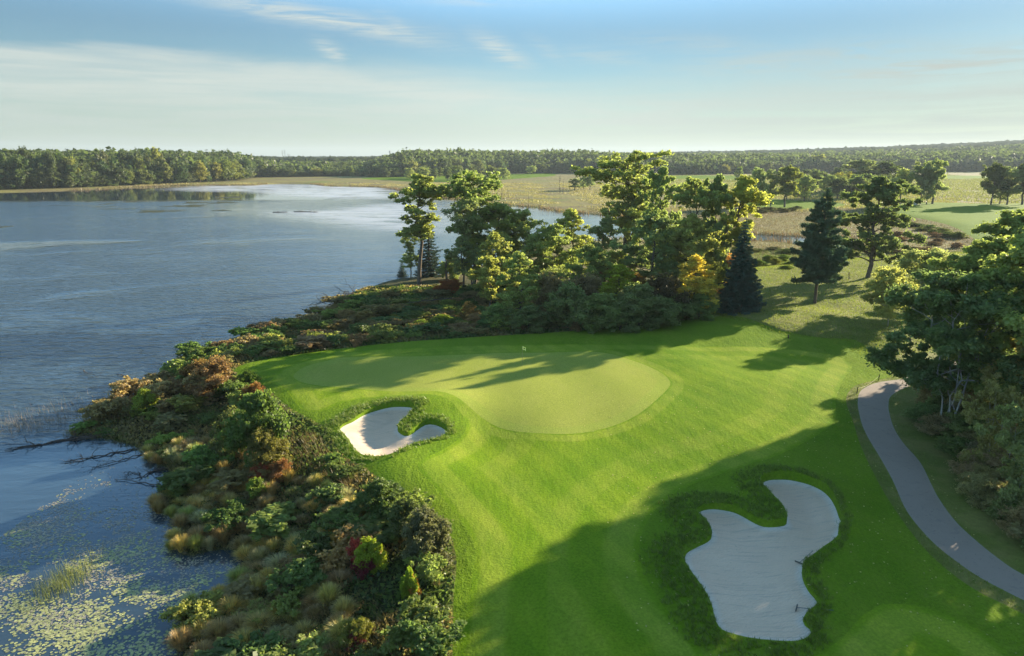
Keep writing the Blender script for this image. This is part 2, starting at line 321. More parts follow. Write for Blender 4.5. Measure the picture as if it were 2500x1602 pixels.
def ground_material():
    m, t = mat('wild_ground'); P = t.new('ShaderNodeTexCoord').outputs['Object']
    marsh, wood, up = t.attr('marsh'), t.attr('wood'), t.attr('up')
    n = t.noise(P, .02, 5, .6); n2 = t.noise(t.scalev(P, 1, 3, 1), .012, 5, .6, .8); f = t.noise(P, 3.5, 4, .7); f2 = t.noise(P, .35, 4, .6)
    mc = t.mix(t.mr(n2, .38, .6), (.17, .135, .06), (.22, .195, .055)); mc = t.mix(t.mr(n, .52, .68), mc, (.15, .17, .035)); mc = t.mix(t.mr(f2, .5, .8, 0, .6), mc, (.17, .10, .06))
    rc = t.mix(t.mr(f2, .35, .65), (.12, .155, .022), (.20, .195, .05)); rc = t.mix(t.mr(n, .45, .7, 0, .6), rc, (.15, .11, .05))
    wc = t.mix(f2, (.035, .045, .015), (.06, .07, .02))
    bank = t.mix(f2, (.045, .040, .018), (.055, .07, .02))
    col = t.mix(up, bank, rc); col = t.mix(marsh, col, mc); col = t.mix(wood, col, wc)
    col = t.mix(f, t.mix(1.0, col, (.6, .6, .6), 'MULTIPLY'), t.mix(1.0, col, (1.35, 1.35, 1.3), 'MULTIPLY'))
    diffuse_out(t, col, t.m('ADD', f, t.m('MULTIPLY', f2, 2.0)), .12)
    return m
M_GROUND = ground_material()
def sand_material():
    m, t = mat('bunker_sand'); P = t.new('ShaderNodeTexCoord').outputs['Object']
    f = t.noise(P, 16, 4, .7); b = t.noise(P, .5, 4, .6)
    wv = t.new('ShaderNodeTexWave', wave_type='BANDS'); t.put(wv.inputs['Vector'], t.scalev(P, 1, 1, 1, R(62)))
    wv.inputs['Scale'].default_value = 1.9; wv.inputs['Distortion'].default_value = 5; wv.inputs['Detail'].default_value = 3; wv.inputs['Detail Scale'].default_value = 1.5
    h = t.m('ADD', t.m('MULTIPLY', f, .6), wv.outputs['Fac'])
    edge = t.attr('edge')
    col = t.mix(b, (.66, .495, .35), (.78, .59, .425)); col = t.mix(t.mr(edge, 0, .5), (.72, .63, .53), col)
    col = t.mix(t.mr(f, .3, .7), t.mix(1.0, col, (.88, .88, .88), 'MULTIPLY'), col)
    st = t.noise(t.scalev(P, .25, 4.5, 1, R(62)), 1.6, 4, .7); col = t.mix(t.m('MULTIPLY', t.mr(st, .5, .68), .5), col, (.36, .30, .24))
    pk = t.mr(t.noise(P, 4.5, 2, .5), .68, .74); col = t.mix(t.m('MULTIPLY', pk, .4), col, (.30, .25, .2))
    diffuse_out(t, col, h, .022, rough=.95)
    return m
M_SAND = sand_material()
def asphalt_material():
    m, t = mat('path_asphalt'); P = t.new('ShaderNodeTexCoord').outputs['Object']
    f = t.noise(P, 30, 3, .7); b = t.noise(P, .7, 4, .6); e = t.attr('edge')
    col = t.mix(b, (.27, .215, .165), (.33, .265, .21)); col = t.mix(t.mr(t.m('ADD', e, t.m('MULTIPLY', t.noise(P, 5, 3), .5)), .15, .45), (.32, .28, .22), col)
    col = t.mix(f, t.mix(1.0, col, (.85, .85, .85), 'MULTIPLY'), col)
    col = t.mix(t.m('MULTIPLY', t.mr(t.noise(P, 6, 3, .6), .64, .70), .5), col, (.14, .11, .07)); col = t.mix(t.m('MULTIPLY', t.mr(t.noise(P, 1.6, 5, .7), .56, .66), .35), col, (.17, .15, .13))
    diffuse_out(t, col, f, .006, rough=.85, spec=.12)
    return m
M_PATH = asphalt_material()
def water_material():
    m, t = mat('lake_water'); P = t.new('ShaderNodeTexCoord').outputs['Object']
    o = t.new('ShaderNodeOutputMaterial')
    p = t.new('ShaderNodeBsdfPrincipled'); p.inputs['Base Color'].default_value = (.03, .05, .065, 1); p.inputs['IOR'].default_value = 1.55
    p.inputs['Specular IOR Level'].default_value = .5
    calm = t.attr('calm'); weed = t.attr('weed')
    wind = t.noise(t.scalev(P, 1, 1.4, 1, R(25)), .016, 5, .62, 1.2)
    rip = t.m('MULTIPLY', t.mr(wind, .30, .56, .12, 1.0), t.m('SUBTRACT', 1.0, calm), clamp=True)
    v = t.scalev(P, .62, 1.35, 1, R(-14))
    w1 = t.noise(v, 1.25, 4, .6, .4); w2 = t.noise(t.scalev(P, .6, 1.8, 1, R(-24)), .42, 3, .5, .5)
    h = t.m('MULTIPLY', t.m('ADD', w1, t.m('MULTIPLY', w2, 2.2)), rip)
    b = t.new('ShaderNodeBump'); b.inputs['Strength'].default_value = 1; b.inputs['Distance'].default_value = .20
    t.l.new(h, b.inputs['Height']); t.l.new(b.outputs[0], p.inputs['Normal'])
    t.put(p.inputs['Roughness'], t.m('MULTIPLY_ADD', rip, .10, .03))
    df = t.new('ShaderNodeBsdfPrincipled'); df.inputs['Roughness'].default_value = .35
    t.put(df.inputs['Base Color'], t.mix(t.noise(P, .08, 4), (.46, .43, .41), (.58, .55, .52)))
    wm = t.m('MULTIPLY', weed, t.mr(t.noise(t.scalev(P, .35, 1, 1), .11, 6, .7), .30, .56, 0, .85), clamp=True)
    mx = t.new('ShaderNodeMixShader'); t.l.new(wm, mx.inputs[0]); t.l.new(p.outputs[0], mx.inputs[1]); t.l.new(df.outputs[0], mx.inputs[2])
    t.l.new(mx.outputs[0], o.inputs[0])
    return m
M_WATER = water_material()
def leaf_material(name, trans=.60, gloss=.02, var=.34):
    m, t = mat(name); o = t.new('ShaderNodeOutputMaterial')
    oi = t.new('ShaderNodeObjectInfo'); tone = t.attr('tone')
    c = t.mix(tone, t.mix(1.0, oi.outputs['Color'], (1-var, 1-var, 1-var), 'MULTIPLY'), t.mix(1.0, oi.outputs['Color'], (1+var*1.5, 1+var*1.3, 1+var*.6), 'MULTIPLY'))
    d = t.new('ShaderNodeBsdfDiffuse'); tr = t.new('ShaderNodeBsdfTranslucent'); g = t.new('ShaderNodeBsdfGlossy'); g.inputs['Roughness'].default_value = .45
    t.l.new(c, d.inputs[0]); t.put(tr.inputs[0], t.mix(1.0, c, (1.35, 1.42, 1.0), 'MULTIPLY')); g.inputs[0].default_value = (.8, .8, .75, 1)
    a = t.new('ShaderNodeMixShader'); a.inputs[0].default_value = trans; t.l.new(d.outputs[0], a.inputs[1]); t.l.new(tr.outputs[0], a.inputs[2])
    b = t.new('ShaderNodeMixShader'); b.inputs[0].default_value = gloss; t.l.new(a.outputs[0], b.inputs[1]); t.l.new(g.outputs[0], b.inputs[2])
    t.l.new(b.outputs[0], o.inputs[0]); return m
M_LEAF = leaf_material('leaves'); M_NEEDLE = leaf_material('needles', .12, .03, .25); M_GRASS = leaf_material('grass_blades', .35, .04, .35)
M_BARK = principled('bark', (.12, .095, .07), .95, .1, .35, 3, .02, 12)
M_BIRCH = principled('pale_bark', (.30, .27, .23), .9, .1, .45, 2.2, .01, 12)
M_DEAD = principled('dead_wood', (.085, .07, .06), .95, .1, .35, 4, .01, 16)
# ------------------------------------------------------------------ terrain sheet
def axis(lo, hi, f0, f1, step, g):
    a = list(np.arange(f0, f1+step*.5, step)); s = step; v = a[-1]
    while v < hi: s *= g; v += s; a.append(v)
    s = step; v = a[0]; pre = []
    while v > lo: s *= g; v -= s; pre.append(v)
    return np.array(pre[::-1]+a)
def grid(xs, ys):
    X, Y = np.meshgrid(xs, ys); nx, ny = len(xs), len(ys)
    i = np.arange(nx*ny).reshape(ny, nx); a, b, c, d = i[:-1, :-1].ravel(), i[:-1, 1:].ravel(), i[1:, 1:].ravel(), i[1:, :-1].ravel()
    return X.ravel(), Y.ravel(), np.stack([a, b, c, d], 1)
def clip(V, T, col):
    """split a triangle soup along column col = 0; returns V, inside tris, outside tris"""
    s = V[:, col]; ins = s[T] >= 0; cnt = ins.sum(1)
    Tin = [T[cnt == 3]]; Tout = [T[cnt == 0]]; newV = [V]; n0 = len(V)
    cut = (cnt == 1) | (cnt == 2)
    Tc = T[cut]; c = cnt[cut]; ic = ins[cut]
    if len(Tc):
        odd = np.where(c[:, None] == 1, ic, ~ic).argmax(1)
        r = (odd[:, None]+np.arange(3)) % 3; Tc = np.take_along_axis(Tc, r, 1)
        e = np.concatenate([Tc[:, [0, 1]], Tc[:, [0, 2]]]); e.sort(axis=1)
        ue, inv = np.unique(e, axis=0, return_inverse=True); inv = inv.ravel()
        sa, sb = s[ue[:, 0]], s[ue[:, 1]]; t = (sa/(sa-sb))[:, None]
        nv = V[ue[:, 0]]*(1-t)+V[ue[:, 1]]*t; nv[:, col] = 0; newV.append(nv)
        k = len(Tc); A = n0+inv[:k]; B = n0+inv[k:]
        small = np.stack([Tc[:, 0], A, B], 1); q1 = np.stack([A, Tc[:, 1], Tc[:, 2]], 1); q2 = np.stack([A, Tc[:, 2], B], 1)
        one = c == 1
        Tin += [small[one], q1[~one], q2[~one]]; Tout += [small[~one], q1[one], q2[one]]
        edges = (A, B)
        rim = np.stack([A, B], 1)
    else: rim = np.zeros((0, 2), int)
    return np.concatenate(newV), np.concatenate(Tin), np.concatenate(Tout), rim
def submesh(V, T):
    u, inv = np.unique(T, return_inverse=True); return V[u], inv.reshape(T.shape)
def build_terrain():
    xs = axis(-4500, 6500, -46, 56, .3, 1.03); ys = axis(-40, 9000, 22, 112, .3, 1.022)
    X, Y, Q = grid(xs, ys); T = np.concatenate([Q[:, [0, 1, 2]], Q[:, [0, 2, 3]]])
    H = base_height(X, Y)
    cols = dict(x=X, y=Y, z=H, b1=poly_sd(X, Y, B1, 12), b2=poly_sd(X, Y, B2, 12), path=poly_sd(X, Y, PATH, 25), green=poly_sd(X, Y, GREEN, 25), fair=poly_sd(X, Y, FAIR, 40), mown=poly_sd(X, Y, MOWN, 60))
    for i, P in enumerate(FARMOWN): cols['f%d' % i] = poly_sd(X, Y, P, 150)
    up = poly_sd(X, Y, UPLAND); wd = poly_sd(X, Y, WOOD)
    cols['up'] = ss(up, -3, 1); cols['marsh'] = ss(Y, 128, 150)*ss(-up, -10, 25)*np.where(X < 700, 1, .6); cols['wood'] = ss(wd, -6, 6)
    names = list(cols); V = np.stack([np.clip(cols[k], -1e4, 1e5) for k in names], 1)
    ci = {k: i for i, k in enumerate(names)}
    def emit(name, T_, material, attrs=(), dz=None, kind='structure', edge=None):
        v, t = submesh(V, T_)
        at = {a: v[:, ci[a]] for a in attrs}
        if edge: at['edge'] = v[:, ci[edge]]
        xyz = v[:, :3].copy()
        if dz is not None: xyz[:, 2] = dz(v)
        o = link(name, make_mesh(name, xyz, t, [material], at)); tag(o, kind=kind); return o
    rest = T
    for key, P, cx, cy, hh, deep, lab in (('b1', B1, CX1, CY1, .5, .6, 'small two-lobed sand bunker left below the green'), ('b2', B2, CX2, CY2, .55, .5, 'large three-lobed sand bunker in the shade beside the cart path')):
        V, tin, rest, rim = clip(V, rest, ci[key])
        o = emit('sand_bunker', tin, M_SAND, dz=lambda v: sand_height(v[:, 0], v[:, 1], P, cx, cy, hh, deep), edge=key); o['label'] = lab
        # turf face between the lip and the sand
        a, b = V[rim[:, 0]], V[rim[:, 1]]
        za = sand_height(a[:, 0], a[:, 1], P, cx, cy, hh, deep)-.05; zb = sand_height(b[:, 0], b[:, 1], P, cx, cy, hh, deep)-.05
        n = len(a); vv = np.concatenate([a[:, :3], b[:, :3], np.c_[b[:, :2], zb], np.c_[a[:, :2], za]]); i = np.arange(n)
        o = link('turf_face', make_mesh('turf_face', vv, np.stack([i, i+n, i+2*n, i+3*n], 1), [M_MOWN], smooth=False)); tag(o, kind='structure')
    V, tin, rest, _ = clip(V, rest, ci['path']); emit('cart_path', tin, M_PATH, edge='path')
    V, tin, rest, _ = clip(V, rest, ci['green']); emit('putting_green', tin, M_GREEN, ('green',))
    V, tin, rest, _ = clip(V, rest, ci['fair']); emit('fairway', tin, M_FAIR, ('fair', 'green'))
    for i in range(5):
        V, tin, rest, _ = clip(V, rest, ci['f%d' % i]); emit('distant_fairway', tin, M_TEE)
    V, tin, rest, _ = clip(V, rest, ci['mown']); emit('mown_grass', tin, M_MOWN)
    emit('ground', rest, M_GROUND, ('up', 'marsh', 'wood'))
build_terrain()
def H1(x, y): return float(base_height(np.array([x]), np.array([y]))[0])
def place(px, py):
    """ground point seen at a photo pixel"""
    z = 2.0
    for _ in range(7):
        x, y = U(px, py, z); z = .4*z+.6*max(0, H1(x, y))
    x, y = U(px, py, z); return x, y, H1(x, y)
def topz(px, py, y):
    a, f, u = ray(px, py); return CZ+y*u/f
def build_water():
    xs = axis(-4500, 700, -60, 60, 1.5, 1.05); ys = axis(-300, 1500, 20, 320, 2.0, 1.04)
    X, Y, Q = grid(xs, ys)
    calmp = smooth_poly(UD([(930, 465), (1060, 500), (1060, 640), (940, 650), (830, 680), (740, 660), (690, 590), (600, 540), (430, 505), (440, 480), (620, 470), (800, 460)], 0))
    calm2 = smooth_poly(UD([(-100, 1080), (200, 1030), (420, 1040), (620, 1300), (560, 1420), (450, 1700), (-300, 1800), (-300, 1100)], 0))
    chan = smooth_poly(UD([(1050, 480), (1200, 475), (1500, 505), (2050, 550), (2060, 620), (1500, 600), (1050, 660)], 0))
    calm = np.maximum.reduce([ss(poly_sd(X, Y, calmp), -22, 30)*.86, ss(poly_sd(X, Y, calm2), -6, 3)*.93, ss(poly_sd(X, Y, chan), -10, 5)*.9, ss(-poly_sd(X, Y, LAKE)+0, -130, -20)*ss(Y, 330, 420)*.97, ss(Y, 372, 410)*np.where(X < -110, .985, .8)])
    weedp = smooth_poly(UD([(380, 443), (560, 432), (900, 436), (960, 455), (900, 468), (700, 463), (560, 452), (450, 450)], 0))
    weed2 = smooth_poly(UD([(640, 498), (760, 492), (940, 475), (1040, 490), (1040, 545), (880, 540), (760, 520)], 0))
    weed = np.maximum(ss(poly_sd(X, Y, weedp), -10, 25)*1.0, ss(poly_sd(X, Y, weed2), -10, 20)*.95)
    o = link('water', make_mesh('water', np.stack([X, Y, np.zeros_like(X)], 1), Q, [M_WATER], dict(calm=calm, weed=weed))); tag(o, kind='structure')
build_water()
# ------------------------------------------------------------------ tree building
class Tubes:
    def __init__(s): s.V = []; s.F = []; s.n = 0
    def add(s, P, r, k=6):
        P = np.asarray(P, float); r = np.asarray(r, float); m = len(P)
        tg = np.gradient(P, axis=0); tg /= np.linalg.norm(tg, axis=1)[:, None]+1e-9
        ref = np.array([0, 0, 1.]) if abs(tg[0][2]) < .8 else np.array([1., 0, 0])
        u = np.cross(tg, ref); u /= np.linalg.norm(u, axis=1)[:, None]+1e-9; v = np.cross(tg, u)
        a = np.arange(k)*2*math.pi/k
        ring = P[:, None]+r[:, None, None]*(np.cos(a)[None, :, None]*u[:, None]+np.sin(a)[None, :, None]*v[:, None])
        s.V.append(ring.reshape(-1, 3)); i = np.arange(m-1)[:, None]*k; j = np.arange(k)[None]; j2 = (j+1) % k
        s.F.append(np.stack([i+j, i+j2, i+k+j2, i+k+j], -1).reshape(-1, 4)+s.n); s.n += m*k
    def mesh(s, name, m): return make_mesh(name, np.concatenate(s.V), np.concatenate(s.F), [m])
def bend(a, b, n, wob, rng, sag=0.0):
    t = np.linspace(0, 1, n)[:, None]; P = a*(1-t)+b*t
    L = np.linalg.norm(b-a); w = rng.normal(0, wob*L, (n, 3)); w[0] = 0; w = w*np.sin(t*math.pi*.8+.2)
    P = P+w; P[:, 2] += sag*L*np.sin(t[:, 0]*math.pi); P[0] = a; return P
def leaves(C, Rr, n, size, rng, flat=.7, shell=.55, up=.5, stretch=1.5):
    """n diamond leaves spread through ellipsoidal clumps"""
    C = np.asarray(C); Rr = np.asarray(Rr); w = Rr**2; k = rng.choice(len(C), n, p=w/w.sum())
    d = rng.normal(size=(n, 3)); d /= np.linalg.norm(d, axis=1)[:, None]
    rad = (shell+(1-shell)*rng.random(n))*(.85+.3*rng.random(n)); rad = np.where(rng.random(n) < .38, rad*(1.05+.95*rng.random(n)), rad)
    p = C[k]+d*rad[:, None]*Rr[k][:, None]*np.array([1, 1, flat])
    nr = d*.8+rng.normal(size=(n, 3))*.7; nr[:, 2] += up; nr /= np.linalg.norm(nr, axis=1)[:, None]
    r = rng.normal(size=(n, 3)); t = np.cross(nr, r); t /= np.linalg.norm(t, axis=1)[:, None]+1e-9; b = np.cross(nr, t)
    s = size*(.6+.8*rng.random(n))[:, None]
    V = np.stack([p+t*s*stretch*.5, p+b*s*.5, p-t*s*stretch*.5, p-b*s*.5], 1).reshape(-1, 3)
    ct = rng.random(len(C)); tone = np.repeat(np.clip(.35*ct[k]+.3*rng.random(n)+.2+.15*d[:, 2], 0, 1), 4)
    return V, np.arange(4*n).reshape(-1, 4), tone
def broadleaf(name, seed, H=12., W=7., base=.25, limbs=12, subs=4, leaf=.26, n=14000, prof='round', clump=.17, tr=.2, lean=0.0, flat=.7, bark=None, stems=1, up=.45, shell=.5):
    rng = np.random.RandomState(seed); T = Tubes(); C = []; Rr = []; W2 = W/2
    for s_ in range(stems):
        off = np.array([0, 0, 0.]) if stems == 1 else np.array([rng.uniform(-.35, .35), rng.uniform(-.35, .35), 0])*H*.05
        tip = np.array([lean*H+rng.normal(0, .02*H)+(0 if stems == 1 else rng.uniform(-.45, .45)*W2), rng.normal(0, .02*H)+(0 if stems == 1 else rng.uniform(-.45, .45)*W2), H*.9])
        tp = bend(off, tip, 9, .018, rng); tp[0] -= [0, 0, .3]
        T.add(tp, tr*np.linspace(1, .16, 9)**1.1*(1 if stems == 1 else .6), 7)
        nl = limbs//stems+1
        for i in range(nl):
            u = (i+rng.random()*.8)/nl; h = base+(.97-base)*u
            if prof == 'round': pr = math.sin(math.pi*min(1, .22+.78*u)**.9)**.6
            elif prof == 'top': pr = .35+.75*u if u < .75 else 1.0-(u-.75)*1.6
            elif prof == 'cone': pr = 1.05-.85*u
            elif prof == 'tall': pr = .6+.4*math.sin(u*9+seed)
            else: pr = 1.0
            f = min(h*.92, .88)/.9*8; a0 = tp[int(f)]*(1-f % 1)+tp[min(8, int(f)+1)]*(f % 1)
            az = i*2.4+rng.uniform(-.5, .5)+seed
            L = W2*pr*rng.uniform(.65, 1.12); rise = L*rng.uniform(.15, .75)*(1.2 if prof in ('top', 'tall') else .8)
            b0 = a0+np.array([math.cos(az)*L, math.sin(az)*L, rise])
            b0[2] = min(b0[2], H*.98)
            lp = bend(a0, b0, 6, .045, rng, .04); T.add(lp, tr*(.36-.2*u)*np.linspace(1, .2, 6), 5)
            rc = clump*W*rng.uniform(.7, 1.15)*(.75+.25*pr)
            C.append(b0); Rr.append(rc)
            for j in range(subs):
                q = lp[rng.randint(2, 5)]; dv = rng.normal(size=3); dv[2] = abs(dv[2])*.6-.05; dv /= np.linalg.norm(dv)
                e = q+dv*rc*rng.uniform(1.0, 2.0); T.add(bend(q, e, 3, .05, rng), [tr*.10, tr*.06, tr*.02], 4)
                C.append(e); Rr.append(rc*rng.uniform(.5, .9)); e2 = (q+e)/2+rng.normal(0, rc*.7, 3); C.append(e2); Rr.append(rc*rng.uniform(.35, .7))
        C.append(tip+[0, 0, H*.02]); Rr.append(clump*W*.7)
    V, F, tone = leaves(C, Rr, n, leaf, rng, flat, shell, up)
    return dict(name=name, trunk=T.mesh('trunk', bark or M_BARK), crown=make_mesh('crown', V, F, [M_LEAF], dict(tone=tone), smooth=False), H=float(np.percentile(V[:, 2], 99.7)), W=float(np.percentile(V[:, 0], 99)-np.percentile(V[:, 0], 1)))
def conifer(name, seed, H=13., W=6.5, base=.04, tiers=26, leaf=.2, n=26000, droop=.28, fluffy=.0, gap=0.0):
    rng = np.random.RandomState(seed); T = Tubes(); T.add(bend(np.array([0, 0, -.3]), np.array([0, 0, H*.98]), 8, .004, rng), np.linspace(.24, .02, 8), 7)
    P = []; D = []; L_ = []
    for i in range(tiers):
        u = i/(tiers-1); h = H*(base+(1-base)*u*.985)
        if fluffy: r0 = W/2*(1-u)**.75*rng.uniform(.72, 1.15)*(1 if u > .12 else .75)
        else: r0 = W/2*(1-u)**.92*rng.uniform(.88, 1.1)+.08
        nb = int(6+8*(1-u)) if not fluffy else int(5+4*(1-u))
        for j in range(nb):
            az = rng.uniform(0, 6.28) if fluffy else j*6.28/nb+i*1.1+rng.uniform(-.2, .2); r = r0*rng.uniform(.7, 1.12)
            dz = -droop*r if not fluffy else r*rng.uniform(-.08, .22)
            a = np.array([0, 0, h]); b = np.array([math.cos(az)*r, math.sin(az)*r, h+dz]); bp = bend(a, b, 5, .02, rng, .05 if fluffy else -.08); bp[-1, 2] += .08*r
            T.add(bp, np.linspace(.05, .012, 5)*(1.3-u), 4)
            P.append(bp); L_.append(r)
    P = np.array(P); L_ = np.array(L_); k = rng.choice(len(P), n, p=(L_**1.6)/(L_**1.6).sum())
    t = rng.random(n)**.65*4; t = np.where(fluffy > 0, np.maximum(t, 1.2), t); i0 = np.minimum(t.astype(int), 3); fr = (t-i0)[:, None]
    c = P[k, i0]*(1-fr)+P[k, i0+1]*fr; ax = P[k, 4]-P[k, 0]; ax /= np.linalg.norm(ax, axis=1)[:, None]+1e-9
    side = np.stack([-ax[:, 1], ax[:, 0], np.zeros(n)], 1); sgn = np.where(rng.random(n) < .5, -1, 1)[:, None]
    wdt = ((.16 if not fluffy else .2)*L_[k]*(1.15-t/4*.8))[:, None]
    q = c+side*sgn*wdt*rng.random(n)[:, None]+rng.normal(0, .05+.05*fluffy, (n, 3)); q[:, 2] -= (0 if fluffy else .12)*rng.random(n)*L_[k]*.6
    if fluffy: q[:, 2] += rng.random(n)*.32*fluffy
    d = ax+side*sgn*.8+rng.normal(0, .35+.5*fluffy, (n, 3)); d[:, 2] += .4*fluffy-.1; d /= np.linalg.norm(d, axis=1)[:, None]
    nr = rng.normal(0, .5, (n, 3)); nr[:, 2] += 1; b = np.cross(nr, d); b /= np.linalg.norm(b, axis=1)[:, None]+1e-9
    s = leaf*(.6+.8*rng.random(n))[:, None]
    V = np.stack([q+d*s, q+b*s*.28, q-d*s*.5, q-b*s*.28], 1).reshape(-1, 3)
    tone = np.repeat(np.clip(.25+.45*rng.random(n)+.2*(t/4), 0, 1), 4)
    return dict(name=name, trunk=T.mesh('trunk', M_BARK), crown=make_mesh('crown', V, np.arange(4*n).reshape(-1, 4), [M_NEEDLE], dict(tone=tone), smooth=False), H=float(V[:, 2].max()), W=W*1.02)
RNG = random.Random(11)
def put_tree(proto, x, y, z, H, W, color, label, cat, group=None, rot=None, name=None, lean=(0, 0)):
    e = bpy.data.objects.new(name or proto['name'], None); COL.objects.link(e)
    e.empty_display_size = .5; e.location = (x, y, z-.05); e.rotation_euler = (lean[0], lean[1], RNG.uniform(0, 6.28) if rot is None else rot)
    e.scale = (W/proto['W'], W/proto['W'], H/proto['H'])
    tag(e, label, cat, group)
    c = link('crown', proto['crown'], e, color); link('trunk', proto['trunk'], e)
    return e
def jig(c, a=.12):
    k = 1+RNG.uniform(-a, a); return (c[0]*k*(1+RNG.uniform(-a, a)), c[1]*k, c[2]*k*(1+RNG.uniform(-a, a)))
def pix_tree(proto, px, base, top, wpx, color, label, cat='tree', group=None, sink=0, **k):
    x, y, z = place(px, base); tz = topz(px, top, y); a, f, u = ray(px, base)
    W = wpx/F_PX*math.hypot(y, CZ)
    return put_tree(proto, x, y, z-sink, max(1, tz-z+sink), W, jig(color, .05), label, cat, group, **k)
# -- foliage colours
G1, G2, G3, G4 = (.25, .295, .10), (.28, .32, .10), (.23, .28, .11), (.31, .33, .10)
DK, SPR, PIN = (.21, .25, .11), (.055, .095, .068), (.085, .14, .08)
YG, YL, OR, RD, BR = (.33, .35, .09), (.34, .30, .03), (.50, .42, .08), (.36, .07, .04), (.24, .19, .10)
GRY = (.12, .13, .07)
# prototypes: middle distance
PT = {}
PT['tall'] = broadleaf('broadleaf_tree', 3, 18, 8.5, .42, 26, 7, .19, 19000, 'tall', .06, .26)
PT['tall2'] = broadleaf('broadleaf_tree', 14, 17, 9, .3, 28, 7, .19, 19000, 'tall', .06, .26)
PT['open'] = broadleaf('broadleaf_tree', 5, 16, 9.5, .34, 28, 7, .19, 20000, 'top', .058, .26, flat=.75)
PT['oak'] = broadleaf('broadleaf_tree', 8, 14, 10, .12, 38, 6, .20, 36000, 'round', .06, .30, flat=.6)
PT['round'] = broadleaf('broadleaf_tree', 9, 12, 8, .14, 38, 6, .17, 24000, 'round', .066, .2)
PT['round2'] = broadleaf('broadleaf_tree', 19, 12, 7.5, .1, 38, 6, .17, 21000, 'round', .066, .18, stems=2)
PT['slim'] = broadleaf('broadleaf_tree', 23, 11, 4.4, .08, 36, 5, .16, 15000, 'round', .09, .13)
PT['slim2'] = broadleaf('broadleaf_tree', 29, 11, 4.8, .25, 26, 4, .19, 14000, 'tall', .11, .15)
PT['snaggy'] = broadleaf('broadleaf_tree', 31, 14, 5.5, .2, 28, 4, .18, 11000, 'tall', .10, .16)
PT['bush'] = broadleaf('bush', 37, 5, 5, .02, 34, 4, .15, 22000, 'round', .11, .06, stems=3, bark=M_DEAD)
PT['bush2'] = broadleaf('bush', 41, 5, 5.5, .02, 34, 4, .14, 16000, 'round', .10, .06, stems=4, bark=M_DEAD)
PT['spruce'] = conifer('spruce_tree', 43, 13, 7, .02, 34, .27, 60000)
PT['fir'] = conifer('conifer_tree', 45, 12, 5, .05, 22, .24, 9000, droop=.15)
PT['pine'] = conifer('pine_tree', 47, 17, 9, .2, 22, .30, 60000, fluffy=1.0)
PT['birch'] = broadleaf('birch_clump', 51, 14, 9, .26, 44, 6, .145, 95000, 'round', .065, .11, stems=6, bark=M_BIRCH, flat=.85, shell=.3)
PT['leafy'] = broadleaf('maple_tree', 53, 17, 10, .12, 48, 6, .17, 85000, 'round', .062, .32, flat=.6, up=.9)
PT['airy'] = broadleaf('broadleaf_tree', 57, 9, 7, .12, 34, 5, .13, 42000, 'round', .09, .09, stems=3, bark=M_BIRCH, shell=.3)
PT['under'] = broadleaf('young_tree', 59, 8, 5, .1, 34, 4, .14, 20000, 'tall', .09, .06, stems=4, bark=M_BIRCH, shell=.3)
def D(x): return x*D_
# x, base, top, width in the first survey picture's pixels
belt = [
 ('fir', 1008, 648, 492, 74, SPR, 'dark conifer on the lake side of the point, just right of the tallest leafy tree', 'conifer'),
 ('fir', 944, 648, 608, 30, SPR, 'small dark conifer, last on the tip of the wooded point', 'conifer'),
 ('snaggy', 964, 652, 545, 44, G1, 'slim sparse tree left of the tallest leafy tree on the point', 'tree'),
 ('tall', 984, 668, 410, 112, G2, 'tall bright tree with a long bare trunk at the left end of the belt', 'tree'),
 ('snaggy', 1088, 690, 470, 74, DK, 'thin dark tree with bare lower branches in front of the lake', 'tree'),
 ('open', 1112, 672, 402, 128, G1, 'tall layered tree, second from the left end of the belt', 'tree'),
 ('slim2', 1108, 680, 560, 62, YG, 'low yellow green tree under the tall layered tree', 'tree'),
 ('round', 1172, 672, 480, 128, G2, 'dense green tree right of the tall layered tree', 'tree'),
 ('slim', 1163, 716, 545, 84, G4, 'upright olive green tree with a narrow crown in the belt front row', 'tree'),
 ('round2', 1238, 668, 492, 120, G1, 'rounded green tree whose crown stands out against the channel', 'tree'),
 ('round', 1292, 690, 528, 116, G2, 'broad lit tree beside the channel opening', 'tree'),
 ('slim', 1222, 752, 592, 84, G2, 'upright green tree at the foot of the belt, above the flagstick', 'tree'),
 ('slim2', 1150, 735, 600, 66, G4, 'sparse olive tree at the left foot of the belt', 'tree'),
 ('slim', 1342, 676, 492, 84, YG, 'yellowish tree right of the channel opening', 'tree'),
 ('open', 1462, 640, 356, 148, G2, 'tallest open branched tree above the belt', 'tree'),
 ('slim2', 1480, 640, 450, 66, G4, 'narrow lighter tree beside the trunk of the tallest tree', 'tree'),
 ('round2', 1410, 652, 512, 84, DK, 'dusky thin tree in front of the channel, left of the tallest tree', 'tree'),
 ('oak', 1543, 672, 394, 96, G1, 'tall dark green tree right of the tallest tree', 'tree'),
 ('tall2', 1620, 700, 418, 112, G1, 'grey green tree in the back row of the belt', 'tree'),
 ('oak', 1668, 700, 412, 92, G3, 'narrow grey green tree in the back row left of the yellowing one', 'tree'),
 ('tall', 1713, 700, 414, 108, YG, 'yellowing tall tree behind the dark spruce', 'tree'),
 ('round', 1530, 700, 504, 150, G3, 'big dark domed tree in the middle of the belt', 'tree'),
 ('round', 1612, 714, 506, 118, G4, 'bright lit tree above the orange bush', 'tree'),
 ('round2', 1578, 700, 540, 90, G2, 'green tree between the domed tree and the bright lit tree', 'tree'),
 ('round', 1385, 715, 575, 90, G1, 'lower green tree in the belt middle', 'tree'),
 ('round2', 1450, 700, 590, 90, YG, 'low yellow green tree under the tallest tree', 'tree'),
 ('bush2', 1660, 700, 560, 80, YG, 'yellow green tree at the back of the orange bush', 'tree'),
]
